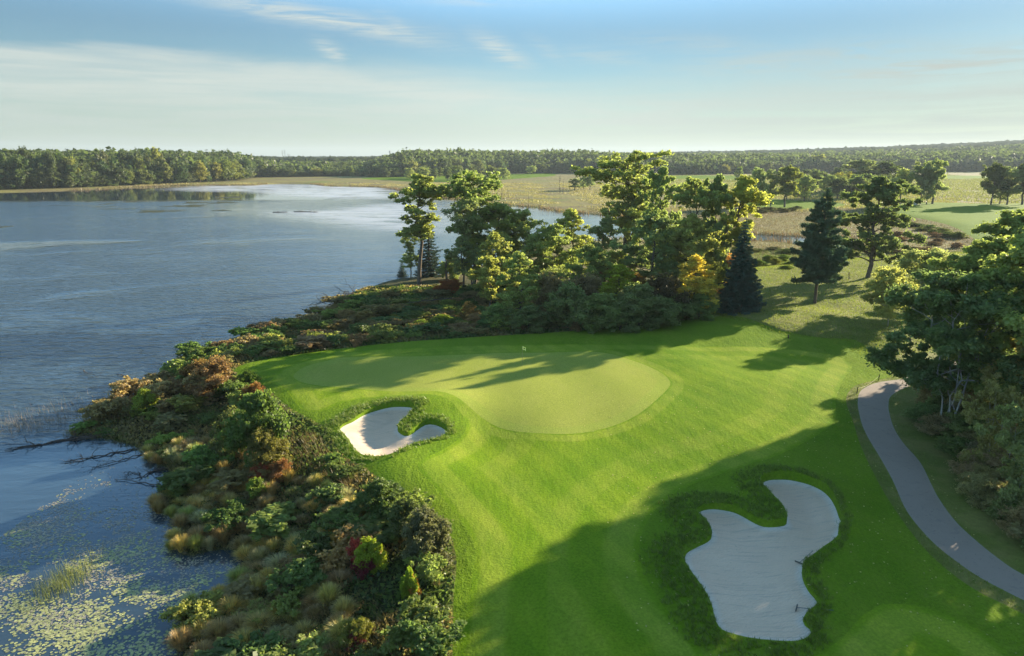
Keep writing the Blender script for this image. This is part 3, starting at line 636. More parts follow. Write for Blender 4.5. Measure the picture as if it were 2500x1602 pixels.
for k, x, b, t, w, c, lab, cat in belt: pix_tree(PT[k], D(x), D(b), D(t), w*D_, c, lab, cat)
bushes = [
 ('slim', 1626, 742, 600, 88, OR, 'orange and yellow bush at the right end of the belt, next to the dark spruce'),
 ('slim', 1446, 752, 622, 76, (.26, .30, .03), 'bright lime yellow bush in the belt front row'),
 ('bush', 1345, 768, 668, 105, (.18, .22, .085), 'dark green bush at the belt foot, left of the lime yellow one'),
 ('bush', 1405, 772, 690, 100, (.20, .26, .085), 'low dark bush right at the mown edge under the lime yellow one'),
 ('bush2', 1380, 740, 640, 90, BR, 'bare brownish bush behind the dark ones in the belt'),
 ('bush2', 1300, 750, 640, 80, BR, 'brown thin leaved bush left of the lime yellow one'),
 ('bush', 1500, 764, 665, 100, (.18, .22, .085), 'dark bush right of the lime yellow one'),
 ('bush2', 1560, 752, 640, 95, (.09, .07, .035), 'dusky brown bush left of the orange one'),
 ('bush', 1590, 752, 690, 90, (.18, .22, .085), 'dark low bush in front of the orange one'),
 ('bush', 1640, 748, 690, 70, (.20, .26, .085), 'deep green bush between the orange bush and the spruce'),
 ('bush2', 1400, 700, 620, 70, (.22, .09, .04), 'reddish bush half hidden in the belt middle'),
 ('bush2', 1500, 700, 640, 60, (.28, .17, .04), 'tan orange bush above the dark belt front'),
 ('bush2', 1690, 690, 600, 70, (.30, .15, .05), 'russet bush tucked behind the dark spruce'),
 ('bush', 1170, 768, 715, 70, (.20, .26, .085), 'low green bush at the left foot of the belt'),
 ('bush', 1240, 775, 720, 80, (.18, .22, .085), 'dark bush straight above the flagstick'),
 ('bush2', 1104, 762, 712, 44, (.22, .15, .05), 'pointed rust tinted bush standing alone left of the belt foot'),
 ('bush', 1060, 655, 600, 50, G1, 'green bush beside the broken trunk on the point'),
 ('bush2', 1050, 690, 655, 60, (.28, .10, .03), 'rusty orange bush under the tall tree on the point'),
 ('bush', 1035, 770, 738, 60, (.19, .24, .03), 'lime green bush on the bank left of the belt'),
 ('bush', 985, 780, 752, 55, (.16, .22, .03), 'lime green bush on the bank nearer the lake'),
 ('bush', 858, 785, 765, 42, (.20, .26, .03), 'small bright lime bush on the bank near the reeds'),
 ('bush2', 1290, 710, 630, 90, G1, 'green undergrowth bush beneath the broad lit tree'),
 ('bush2', 1200, 690, 640, 80, (.18, .22, .085), 'dusky undergrowth bush left of the belt centre'),
 ('bush', 1455, 775, 710, 90, (.18, .22, .085), 'lowest dark bush at the mown edge, below the lime yellow one'),
 ('bush', 1545, 768, 700, 90, (.18, .22, .085), 'dark rounded bush at the mown edge, left of the orange one'),
]
for k, x, b, t, w, c, lab in bushes: pix_tree(PT[k], D(x), D(b), D(t), w*D_, c, lab, 'bush', name='bush')
pix_tree(PT['spruce'], D(1733), D(731), D(511), 118*D_, SPR, 'dark blue green spruce standing right of the orange bush', 'spruce')
pix_tree(PT['pine'], D(1912), D(712), D(438), 152*D_, PIN, 'tall dark pine with layered boughs on the rough slope', 'pine tree')
pix_tree(PT['oak'], D(2035), D(652), D(416), 165*D_, (.15, .19, .07), 'big craggy oak behind and right of the pine', 'oak tree')
# right foreground
near = [
 ('birch', 2224, 1014, 640, 300, (.15, .20, .08), 'clump of pale leaning birches with a dark crown beside the cart path', 'birch clump'),
 ('leafy', 2425, 1050, 425, 330, (.28, .33, .10), 'large bright leaved maple at the right edge of the frame', 'maple tree'),
 ('airy', 2082, 765, 630, 120, (.34, .36, .13), 'pale yellow green tree behind the birch clump, nearest the oak', 'tree'),
 ('airy', 2170, 725, 585, 150, (.31, .33, .14), 'pale speckled tree right of the yellow green one', 'tree'),
 ('under', 2345, 1010, 770, 170, (.34, .29, .10), 'golden brown undergrowth tree between the birches and the frame edge', 'young tree'),
 ('under', 2400, 1080, 800, 150, (.27, .24, .10), 'brown leaved young tree at the right edge', 'young tree'),
 ('under', 2280, 960, 790, 120, (.33, .30, .10), 'yellow brown sapling thicket behind the birch stems', 'young tree'),
 ('under', 2310, 1120, 900, 110, (.30, .28, .11), 'slim pale stemmed young tree below the birch clump', 'young tree'),
 ('under', 2375, 1200, 960, 130, (.26, .27, .10), 'olive young tree on the slope above the lower path', 'young tree'),
 ('under', 2190, 985, 850, 95, (.22, .24, .09), 'thin sapling at the birch foot beside the path bend', 'young tree'),
]
for k, x, b, t, w, c, lab, cat in near: pix_tree(PT[k], D(x), D(b), D(t), w*D_, c, lab, cat)
for x, y, H, W, lab in ((52, 69.5, 16.5, 11, 'broad green maple behind the large bright one at the right edge'), (63, 76, 17.5, 12, 'tall maple partly cut off by the right frame edge, farther back'), (45, 62.5, 14.5, 9, 'green maple between the birch clump and the right edge'), (51, 46, 13, 11, 'maple just outside the lower right frame corner, its shadow reaching the path')):
    put_tree(PT['leafy'], x, y, H1(x, y), H, W, jig((.25, .30, .09), .05), lab, 'maple tree')
# ------------------------------------------------------------------ label helper: singles out look-alikes by their order in the photo
PENDING = []
ORD = ['leftmost', 'second from left', 'third from left', 'fourth from left', 'fifth from left', 'sixth from left', 'seventh from left', 'eighth from left', 'ninth from left', 'tenth from left']
NUM = ['', '', 'two', 'three', 'four', 'five', 'six', 'seven', 'eight', 'nine', 'ten']
def project(x, y, z):
    f = y*math.cos(PITCH)-(z-CZ)*math.sin(PITCH); u = y*math.sin(PITCH)+(z-CZ)*math.cos(PITCH)
    return 1250+F_PX*x/f, 801-F_PX*u/f
def later(o, text, x, y, z): PENDING.append((o, text, project(x, y, z)[0]))
def finish_labels():
    by = {}
    for o, t, px in PENDING: by.setdefault(t, []).append((px, o))
    for t, L in by.items():
        L.sort(key=lambda q: q[0]); n = len(L)
        for i, (px, o) in enumerate(L):
            if n == 1: o['label'] = t
            elif n <= 10: o['label'] = ('%s of %s: %s' % (ORD[i] if i < n-1 else 'rightmost', NUM[n], t))
            else: o['label'] = t
# ------------------------------------------------------------------ shrubs, tussocks and herbs on the lake bank
def tussock_mesh(seed, n=420, h=.75, w=.012, spread=.5, seg=3):
    rng = np.random.RandomState(seed); az = rng.uniform(0, 6.28, n); r0 = rng.random(n)**.6*.16
    out = (.15+.85*rng.random(n))*spread; hh = h*(.6+.5*rng.random(n)); V = []; t = np.linspace(0, 1, seg+1)
    for k in t:
        rad = r0+out*k**1.7; z = hh*(k-.42*k**2.6*(out/spread)); az2 = az+.15*k
        c = np.stack([np.cos(az2)*rad, np.sin(az2)*rad, z], 1); ww = w*(1-k*.85)
        s = np.stack([-np.sin(az), np.cos(az), np.zeros(n)], 1)*ww; V += [c-s, c+s]
    V = np.stack(V, 1); m = 2*(seg+1); F = []
    b = np.arange(n)*m
    for i in range(seg): F.append(np.stack([b+2*i, b+2*i+1, b+2*i+3, b+2*i+2], 1))
    return make_mesh('tussock', V.reshape(-1, 3), np.concatenate(F), [M_GRASS], dict(tone=np.repeat(rng.random(n), m)), smooth=False)
def blades(name, X, Y, Z, h, w, color, seed, lean=.35, label=None, per=1, mat_=None, wind=(-.3, -.2)):
    """grass blades as single bent triangles: one object of stuff"""
    rng = np.random.RandomState(seed); n = len(X)*per; X = np.repeat(X, per)+rng.normal(0, .04*(per > 1), n); Y = np.repeat(Y, per)+rng.normal(0, .04*(per > 1), n); Z = np.repeat(Z, per)
    a = rng.uniform(0, 6.28, n); hh = np.repeat(h, per)*(.5+.8*rng.random(n)) if np.ndim(h) else h*(.5+.8*rng.random(n)); l = rng.normal(0, lean, (n, 2))+np.array(wind)
    V = np.zeros((n, 3, 3)); s = np.stack([np.cos(a), np.sin(a)], 1)*w*(.7+.6*rng.random(n))[:, None]
    V[:, 0, :2] = np.stack([X, Y], 1)-s; V[:, 1, :2] = np.stack([X, Y], 1)+s; V[:, :2, 2] = Z[:, None]-.02
    V[:, 2, :2] = np.stack([X, Y], 1)+l*hh[:, None]; V[:, 2, 2] = Z+hh
    me = make_mesh(name, V.reshape(-1, 3), np.arange(3*n).reshape(-1, 3), [mat_ or M_GRASS], dict(tone=np.repeat(rng.random(n), 3)), smooth=False)
    o = link(name, me, color=color); tag(o, label, name.replace('_', ' '), kind='stuff'); return o
def scatter(poly_fn, box, dens, seed):
    rng = np.random.RandomState(seed); n = int((box[1]-box[0])*(box[3]-box[2])*dens)
    x = rng.uniform(box[0], box[1], n); y = rng.uniform(box[2], box[3], n); k = poly_fn(x, y, rng); return x[k], y[k]
BANKBOX = (-62, 4, 25, 150)
def on_bank(x, y, rng, shore=.0, mown=.2):
    k = (-poly_sd(x, y, LAKE) > shore) & (poly_sd(x, y, MOWN) < -mown) & (x < 30)
    return k
SH = []
for s_, (lf, nn, hh, ww, pr) in enumerate([(.085, 6500, 1.3, 1.7, 'round'), (.07, 7000, 1.1, 1.6, 'round'), (.10, 4200, 1.7, 1.4, 'tall'), (.075, 4200, 1.3, 1.5, 'top'), (.065, 5500, .9, 1.7, 'tall')]):
    SH.append(broadleaf('shrub', 70+s_, hh, ww, .05, 26, 4, lf, nn, pr, .09, .03, stems=5, bark=M_DEAD, shell=.2, flat=.9))
TU = [tussock_mesh(80, 900, .85, .014, .62), tussock_mesh(81, 700, .7, .014, .7), tussock_mesh(82, 800, 1.0, .013, .5)]
def build_bank():
    rng = np.random.RandomState(4)
    # herb layer: one mass of small leaves nobody could count
    x, y = scatter(lambda a, b, r: on_bank(a, b, r, .1, .05) & ((b < 100) | (a < 14)) & ((a < 3) | (b > 84)) & (poly_sd(a, b, ROUGHFIELD) < 0), (-62, 26, 25, 128), 62, 5)
    hgt = .12+.5*ss(-poly_sd(x, y, MOWN), 0, 3)*(.4+.6*rng.random(len(x)))*(.7+.5*nz(x, y, 2.2, 2))
    z = base_height(x, y); n = len(x)
    for part, (lo, hi, col, nm, lab) in enumerate([(-2, .0, (.085, .125, .035), 'ground_cover', 'dark green leafy herbs carpeting the lake bank'), (.0, .25, (.15, .15, .055), 'ground_cover', 'brownish green weeds carpeting the lake bank in patches'), (.25, 2, (.23, .18, .08), 'ground_cover', 'dry tan weeds carpeting the lake bank in patches')]):
        v = nz(x, y, 6.5, 31)+rng.normal(0, .12, n)+.35*ss(poly_sd(x, y, LAKE), -7, -1)*1.0; k = (v >= lo) & (v < hi)
        p = np.stack([x[k], y[k], z[k]+hgt[k]*rng.random(k.sum())], 1); m = len(p)
        nr = rng.normal(size=(m, 3)); nr[:, 2] += .8; nr /= np.linalg.norm(nr, axis=1)[:, None]; r = rng.normal(size=(m, 3)); t = np.cross(nr, r); t /= np.linalg.norm(t, axis=1)[:, None]; b = np.cross(nr, t)
        s = (.075+.09*rng.random(m)**2)[:, None]*(1+.012*np.clip(p[:, 1:2]-45, 0, 80)); V = np.stack([p+t*s*1.3, p+b*s*.7, p-t*s*1.3, p-b*s*.7], 1).reshape(-1, 3)
        o = link(nm, make_mesh(nm, V, np.arange(4*m).reshape(-1, 4), [M_LEAF], dict(tone=np.repeat(rng.random(m), 4)), smooth=False), color=col); tag(o, lab, 'ground cover', kind='stuff')
    # upright weed stalks
    x, y = scatter(lambda a, b, r: on_bank(a, b, r, .0, .6) & (nz(a, b, 9, 12) > -.1), (-60, 4, 26, 100), 9, 6)
    blades('weed_stalks', x, y, base_height(x, y), .85, .016, (.19, .14, .06), 7, .22, 'thin dry weed stalks standing among the bank shrubs', per=3)
    # shrubs
    LM = [('small bunker', 915, 1090), ('putting green tip', 610, 930), ('driftwood logs', 330, 1110), ('tall green bush', 640, 1040), ('bright red shrub', 905, 1345), ('waterside tussocks', 470, 1250), ('dark reed clump', 640, 800), ('rust brown thicket', 520, 930), ('bottom frame edge', 850, 1590), ('wooded point', 1000, 740), ('flagstick line', 1250, 810)]
    pts = []; placed = 0; tries = 0; T_ = 0
    while placed < 285 and tries < 30000:
        tries += 1; xx = rng.uniform(-60, 12); yy = rng.uniform(26, 122)
        px, py = project(xx, yy, 1.5)
        if px < -60 or py > 1650: continue
        a = np.array([xx]); b = np.array([yy]); sl_ = -poly_sd(a, b, LAKE)[0]; sm = -poly_sd(a, b, MOWN)[0]
        if sl_ < .6 or sm < .75 or (yy > 100 and xx > 5) or poly_sd(a, b, B1)[0] > -1.2: continue
        if (xx+17)**2+(yy-51)**2 < 12: continue
        mind = 1.25+max(0, yy-70)*.02
        if any((xx-q[0])**2+(yy-q[1])**2 < mind**2 for q in pts): continue
        z = H1(xx, yy)
        tus = sl_ < 5.5 and yy < 52 and rng.random() < .55
        low = ss(sm, .5, 4)*.6+.4; upper = py < 1010 and px < 680; strip = py < 870
        r = rng.random(); s = rng.uniform(.55, 1.45)*(.75+.35*low)
        if tus: continue
        if upper: col, cn = ((.24, .16, .085), 'rusty brown') if r < .16 else ((.24, .20, .10), 'tan brown') if r < .36 else ((.12, .165, .045), 'green') if r < .85 else ((.21, .22, .06), 'olive')
        elif strip: col, cn = ((.22, .155, .08), 'russet') if r < .12 else ((.20, .155, .07), 'brown') if r < .45 else ((.19, .21, .055), 'olive') if r < .7 else ((.10, .14, .045), 'dark green')
        elif py > 1150 and sl_ < 12: col, cn = ((.25, .19, .09), 'dry brown') if r < .22 else ((.11, .15, .045), 'dark green') if r < .7 else ((.24, .165, .09), 'reddish brown') if r < .74 else ((.20, .225, .065), 'olive')
        else: col, cn = ((.11, .16, .045), 'dark green') if r < .45 else ((.17, .23, .06), 'leaf green') if r < .75 else ((.22, .24, .11), 'grey green') if r < .9 else ((.23, .18, .09), 'brownish')
        pr = SH[rng.randint(5)]; sz = 'low' if s < .85 else 'large' if s > 1.12 else 'medium'
        W = 2.0*s*(1+.006*max(0, yy-50)); Hh = 1.15*s*rng.uniform(.8, 1.25)*(1.25 if upper else 1)
        o = put_tree(pr, xx, yy, z-.08, Hh, W, jig(tuple(v*1.25 for v in col), .14), None, 'shrub', 'shrubs on the lake bank', name='shrub')
        lm = min(LM, key=lambda q: (q[1]-px)**2+1.5*(q[2]-py)**2); dx, dy = px-lm[1], py-lm[2]
        rel = ('left of ' if dx < 0 else 'right of ') if abs(dx) > abs(dy)*1.1 else ('beyond ' if dy < 0 else 'below ')
        dd = math.hypot(dx, dy); rel = ('just ' if dd < 70 else 'well ' if dd > 160 else '')+rel
        later(o, '%s %s shrub %s%s' % (sz, cn, rel, lm[0]), xx, yy, z); pts.append((xx, yy)); placed += 1
    # grass tussocks at the waterside
    pts2 = []; k = 0; tries = 0
    while k < 175 and tries < 20000:
        tries += 1; xx = rng.uniform(-32, -3); yy = rng.uniform(26, 54); px, py = project(xx, yy, .6)
        a = np.array([xx]); b = np.array([yy]); sl_ = -poly_sd(a, b, LAKE)[0]
        if sl_ < -.35 or sl_ > 7.0 or py > 1640 or (sl_ > 3.5 and rng.random() < .45): continue
        if any((xx-q[0])**2+(yy-q[1])**2 < .8**2 for q in pts2): continue
        z = max(H1(xx, yy), -.05); s = rng.uniform(.85, 1.5); r = rng.random()
        col, cn = ((.50, .39, .13), 'golden') if r < .4 else ((.36, .25, .11), 'brown') if r < .68 else ((.33, .34, .09), 'olive green') if r < .88 else ((.42, .38, .2), 'straw')
        o = link('grass_tussock', TU[rng.randint(3)], color=jig(col, .1)); o.location = (xx, yy, z-.05); o.scale = (s*1.0, s*1.0, s*.95); o.rotation_euler = (0, 0, rng.uniform(0, 6.28))
        tag(o, None, 'grass tussock', 'grass tussocks along the waterside')
        zone = 'on northern grass islet' if py < 1370 and px < 600 else 'by the muddy inlet' if py < 1440 else 'near the bottom frame edge' if py > 1540 else 'along the lower shoreline'
        zone = zone.replace('northern', 'upper')
        later(o, '%s %s tussock %s%s' % ('big' if s > 1.3 else 'small' if s < 1.0 else 'medium', cn, zone, ', touching the water' if sl_ < 1.6 else '' if sl_ < 3.6 else ', inland side'), xx, yy, z); pts2.append((xx, yy)); k += 1
build_bank()
for k, x, b, t, w, c, lab in [
 ('bush', 610, 1085, 925, 118, (.12, .17, .04), 'tall green bush with yellowing tips on the bank left of the small bunker'),
 ('bush2', 545, 1075, 965, 80, (.14, .15, .05), 'olive bush just left of the tall green bush'),
 ('bush2', 640, 1110, 1010, 80, (.17, .15, .04), 'yellow brown bush at the right foot of the tall green bush'),
 ('bush', 340, 972, 912, 52, (.24, .28, .04), 'small round lime green bush near the shore above the driftwood'),
 ('bush', 582, 905, 868, 50, (.14, .22, .035), 'fresh green bush at the left tip of the mown grass'),
 ('bush2', 592, 960, 900, 50, (.26, .13, .04), 'rusty orange bush beside the left tip of the mown grass'),
 ('bush2', 500, 935, 845, 90, (.25, .16, .08), 'large rust brown bush on the bank crest'),
 ('bush2', 470, 910, 840, 70, (.19, .12, .045), 'brown bush at the shore end of the rust coloured thicket'),
 ('bush2', 612, 1135, 1085, 48, (.34, .10, .05), 'small reddish bush below the tall green bush'),
 ('bush2', 655, 1135, 1080, 50, (.28, .13, .05), 'pinkish brown bush right of the small reddish one'),
 ('bush', 608, 1170, 1120, 45, (.19, .24, .045), 'small lime bush below the reddish pair'),
 ('bush', 875, 1340, 1262, 62, (.27, .32, .03), 'bright yellow green bush beside the red one'),
 ('bush2', 848, 1335, 1262, 46, (.36, .06, .05), 'bright red shrub in the middle of the near bank'),
 ('bush2', 858, 1350, 1300, 50, (.20, .035, .05), 'dark crimson shrub under the bright red one'),
 ('bush', 962, 1408, 1330, 34, (.22, .30, .03), 'small upright green shrub with orange side near the mown edge'),
 ('bush2', 972, 1405, 1345, 26, (.45, .22, .05), 'tiny orange shrub touching the small upright green one'),
 ('bush2', 800, 1300, 1250, 40, (.30, .19, .04), 'tan yellow shrub left of the bright red one'),
 ('bush2', 830, 1510, 1455, 70, (.22, .21, .04), 'yellow olive shrub near the bottom of the frame'),
 ('bush2', 835, 1520, 1480, 44, (.2, .05, .04), 'deep red patch of shrub under the yellow olive one'),
 ('bush', 1000, 1315, 1200, 95, (.13, .135, .07), 'large grey green bush where the bank meets the fairway'),
 ('bush', 960, 1260, 1170, 80, (.11, .14, .05), 'grey green bush left of the largest one at the fairway edge'),
 ('bush', 900, 1210, 1130, 90, (.10, .145, .04), 'mid green bush on the bank edge below the small bunker'),
]: pix_tree(PT[k], D(x), D(b), D(t), w*D_, c, lab, 'bush', name='bush', sink=.1)
# ------------------------------------------------------------------ far trees
FT = [broadleaf('far_tree', 90+i, 12, w, b, 16, 3, .55, 2600, p, .17, .25, flat=f) for i, (w, b, p, f) in enumerate([(9, .12, 'round', .75), (8, .1, 'round', .8), (7.5, .2, 'tall', .8), (10, .15, 'top', .7), (6, .12, 'round', .9)])]
FT.append(conifer('far_conifer', 97, 13, 6, .1, 14, .6, 2200, fluffy=.6))
MT = [broadleaf('meadow_tree', 100+i, 12, w, b, 18, 4, .36, 6500, p, .14, .28, flat=.65) for i, (w, b, p) in enumerate([(7, .28, 'round'), (8, .3, 'top'), (6.5, .25, 'tall'), (8, .12, 'round')])]
FG = [(.095, .125, .045), (.13, .16, .05), (.065, .095, .042), (.15, .17, .055), (.095, .115, .05)]
for i, (x, b, t, w, c, lab) in enumerate([
 (1845, 506, 410, 44, G3, 'slender dark meadow tree, leftmost of the row beyond the stream'), (1881, 504, 412, 42, DK, 'dark meadow tree, second in the row beyond the stream'),
 (1915, 506, 406, 56, (.17, .19, .04), 'yellowish meadow tree, third in the row beyond the stream'), (1963, 491, 427, 50, G1, 'small round meadow tree left of the pine top'),
 (2023, 484, 427, 46, G3, 'grey green meadow tree between the pine and the oak tops'), (2055, 472, 420, 34, (.22, .22, .04), 'yellow meadow tree above the oak'),
 (2105, 466, 390, 86, DK, 'wide dark tree on the meadow behind the oak'), (2160, 466, 394, 74, (.08, .11, .03), 'wide green tree right of the wide dark one'),
 (2196, 500, 412, 52, G1, 'leaning meadow tree by the small cabin'), (2246, 500, 396, 46, DK, 'dark slim tree standing right beside the small cabin'), (2276, 498, 390, 62, G3, 'broad topped tree right of the small cabin'), (2262, 499, 402, 40, G3, 'middle tree of the trio beside the small cabin'),
 (2419, 500, 398, 54, (.10, .12, .035), 'tree with a bare trunk at the left end of the far tee grove'), (2458, 500, 405, 64, DK, 'dark dense tree in the far tee grove'), (2495, 500, 396, 60, (.10, .12, .035), 'tree at the frame edge in the far tee grove'), (2440, 498, 420, 40, DK, 'low dark tree between the far tee grove trunks'),
 (1804, 442, 408, 22, (.12, .17, .05), 'small pale tree alone on the far fairway strip'), (1997, 420, 377, 32, (.20, .21, .05), 'pale yellow tree in front of the far wood'),
 (1403, 466, 436, 30, DK, 'squat dark tree on the ochre marsh, left of the tall belt tree'), (1425, 462, 428, 20, G3, 'thin tree right of the squat dark marsh tree'), (1440, 464, 424, 26, G3, 'thin tree nearest the tall belt tree on the marsh'),
 (1000, 437, 410, 26, G1, 'left small tree of the far shore clump behind the point'), (1035, 438, 408, 30, G1, 'middle small tree of the far shore clump behind the point'), (1110, 440, 404, 34, (.10, .13, .035), 'pale round tree on the far green strip'), (1140, 438, 414, 24, G3, 'small dark tree right of the pale round one'), (1200, 438, 405, 34, (.11, .13, .04), 'spreading tree on the far green strip'), (1230, 438, 410, 28, G1, 'last small tree of the row on the far green strip'),
 (1320, 424, 396, 34, (.12, .15, .04), 'pale rounded tree at the head of the far green strip'), (1296, 426, 404, 24, G1, 'small tree left of the pale rounded one'),
 (860, 433, 408, 12, (.15, .18, .05), 'tiny pale tree before the far shore road strip')]):
    pix_tree(MT[i % 4] if b > 450 else FT[i % 5], x, b, t, w, c, lab, 'tree', name='meadow_tree', sink=.2)
def build_wood():
    rng = np.random.RandomState(9); W_ = np.array(WOOD[:20]); seg = np.hypot(*(W_[1:]-W_[:-1]).T); cum = np.concatenate([[0], np.cumsum(seg)])
    def along(s): i = min(len(seg)-1, int(np.searchsorted(cum, s)-1)); f = (s-cum[i])/seg[i]; p = W_[i]*(1-f)+W_[i+1]*f; n = (W_[i+1]-W_[i])/seg[i]; return p, np.array([-n[1], n[0]])
    one = []; s = 0
    while s < cum[-1]:
        p, nr = along(s); px = project(p[0], p[1], 1)[0]; near_ = p[1] < 640
        if -120 < px < 2600 and len(one) < 1000:
            for row in range(3 if near_ else 1):
                q = p+nr*(4+row*8+rng.uniform(-2.5, 2.5)); one.append((q[0], q[1], row))
        s += (6.2 if near_ else 11)*rng.uniform(.7, 1.35)
    one = one[:294]
    for x, y, row in one:
        z = H1(x, y); near_ = y < 640; px = project(x, y, 1)[0]
        H = (rng.uniform(11, 22)+row*3.4)*(1+.12*math.sin(px*.02)) if near_ else rng.uniform(11, 21)*(1+.15*math.sin(px*.013))*float(wood_f(math.atan2(x, y)))**.7; Wd = rng.uniform(7.5, 12) if near_ else rng.uniform(10, 15)
        if near_ and row == 0: H *= rng.uniform(.5, 1.0)
        if rng.random() < .1: H *= 1.25; Wd *= .8
        r = rng.random(); col, cn = (FG[0], 'green') if r < .35 else (FG[2], 'dark green') if r < .6 else (FG[4], 'dull green') if r < .75 else (FG[1], 'bright green') if r < .9 else ((.20, .21, .06), 'yellowing')
        pr = FT[5] if rng.random() < .07 and not near_ else FT[rng.randint(5)]
        o = put_tree(pr, x, y, z-.5, H, Wd, jig(col, .15), None, 'tree', 'trees of the wood across the lake' if near_ else 'front trees of the distant woods', name='wood_tree')
        if near_: later(o, '%s tree, %s row of far lake wood, %s' % (cn, ['waterside', 'middle', 'back'][row], 'far left' if px < 130 else 'left part' if px < 270 else 'centre part' if px < 420 else 'right part'), x, y, z)
        else: later(o, '%s distant wood edge tree %s' % (cn, 'beyond the brown marsh' if px < 930 else 'behind the leftmost belt trees' if px < 1150 else 'behind the ochre marsh' if px < 1400 else 'behind the tallest belt tree' if px < 1650 else 'above the meadow row' if px < 2000 else 'behind the oak' if px < 2230 else 'behind the far tee'), x, y, z)
    # the rest of the woods: a mass of trees
    ax, ay = [], []
    r = np.random.RandomState(10)
    n = 90000; A = r.uniform(-.68, .70, n); Rr = 480+(r.random(n)**1.0)*1500; x = Rr*np.sin(A); y = Rr*np.cos(A); sd = poly_sd(x, y, WOOD)
    keep = (sd > 10) & (r.random(n) < np.where(sd < 260, .55, .16)); x, y = x[keep], y[keep]; sd = sd[keep]; m = len(x)
    z = base_height(x, y); H = r.uniform(11, 22, m)*(.9+.1*ss(sd, 0, 60))*(1+.22*nz(x, y, 120, 61))*wood_f(np.arctan2(x, y))**.7; Wd = r.uniform(4.5, 7.5, m)*np.where(sd < 260, 1, 1.35)
    k = 30; d = r.normal(size=(m, k, 3)); d /= np.linalg.norm(d, axis=2)[:, :, None]; d[:, :, 2] = np.abs(d[:, :, 2])*1.05-.2
    lump = 1+.25*np.sin(d[:, :, 0]*5+r.uniform(0, 6, (m, 1)))
    p = np.stack([x, y, z+H*.62], 1)[:, None]+d*np.stack([Wd, Wd, H*.42], 1)[:, None]*lump[..., None]*(.8+.25*r.random((m, k, 1)))
    nr = d+r.normal(0, .45, d.shape); nr /= np.linalg.norm(nr, axis=2)[:, :, None]; q = r.normal(size=d.shape); t = np.cross(nr, q); t /= np.linalg.norm(t, axis=2)[:, :, None]; b = np.cross(nr, t)
    s = (Wd*.34)[:, None, None]*(.7+.6*r.random((m, k, 1)))
    V = np.stack([p+t*s, p+b*s*.8, p-t*s, p-b*s*.8], 2).reshape(-1, 3); tone = np.repeat(np.clip(np.repeat(r.random(m), k)*.7+.3*r.random(m*k), 0, 1), 4)
    o = link('distant_wood', make_mesh('distant_wood', V, np.arange(len(V)).reshape(-1, 4), [M_LEAF], dict(tone=tone), smooth=False), color=(.075, .10, .038)); tag(o, 'mass of green trees filling the woods beyond lake and marsh', 'wood', kind='stuff')
    # canopy on the far hills
    az = np.arange(-.72, .74, .0032); rr = [1150]
    while rr[-1] < 5200: rr.append(rr[-1]*1.0065+1)
    rr = np.array(rr); A, Q = np.meshgrid(az, rr); A = A+r.uniform(-.0012, .0012, A.shape); Q = Q*(1+r.uniform(-.002, .002, Q.shape)); x = (Q*np.sin(A)).ravel(); y = (Q*np.cos(A)).ravel()
    sd = poly_sd(x, y, WOOD); z = base_height(x, y)+13+r.normal(0, 2.6, x.shape)+2*nz(x, y, 160, 2); z = np.where(sd < 5, -8, z)
    nx, ny = len(az), len(rr); i = np.arange(nx*ny).reshape(ny, nx); F = np.stack([i[:-1, :-1].ravel(), i[:-1, 1:].ravel(), i[1:, 1:].ravel(), i[1:, :-1].ravel()], 1)
    o = link('hill_wood', make_mesh('hill_wood', np.stack([x, y, z], 1), F, [M_LEAF], dict(tone=np.clip(r.normal(.5, .3, x.shape), 0, 1)), smooth=False), color=(.068, .092, .038)); tag(o, 'unbroken tree canopy covering the hills at the horizon', 'wood', kind='stuff')
build_wood()

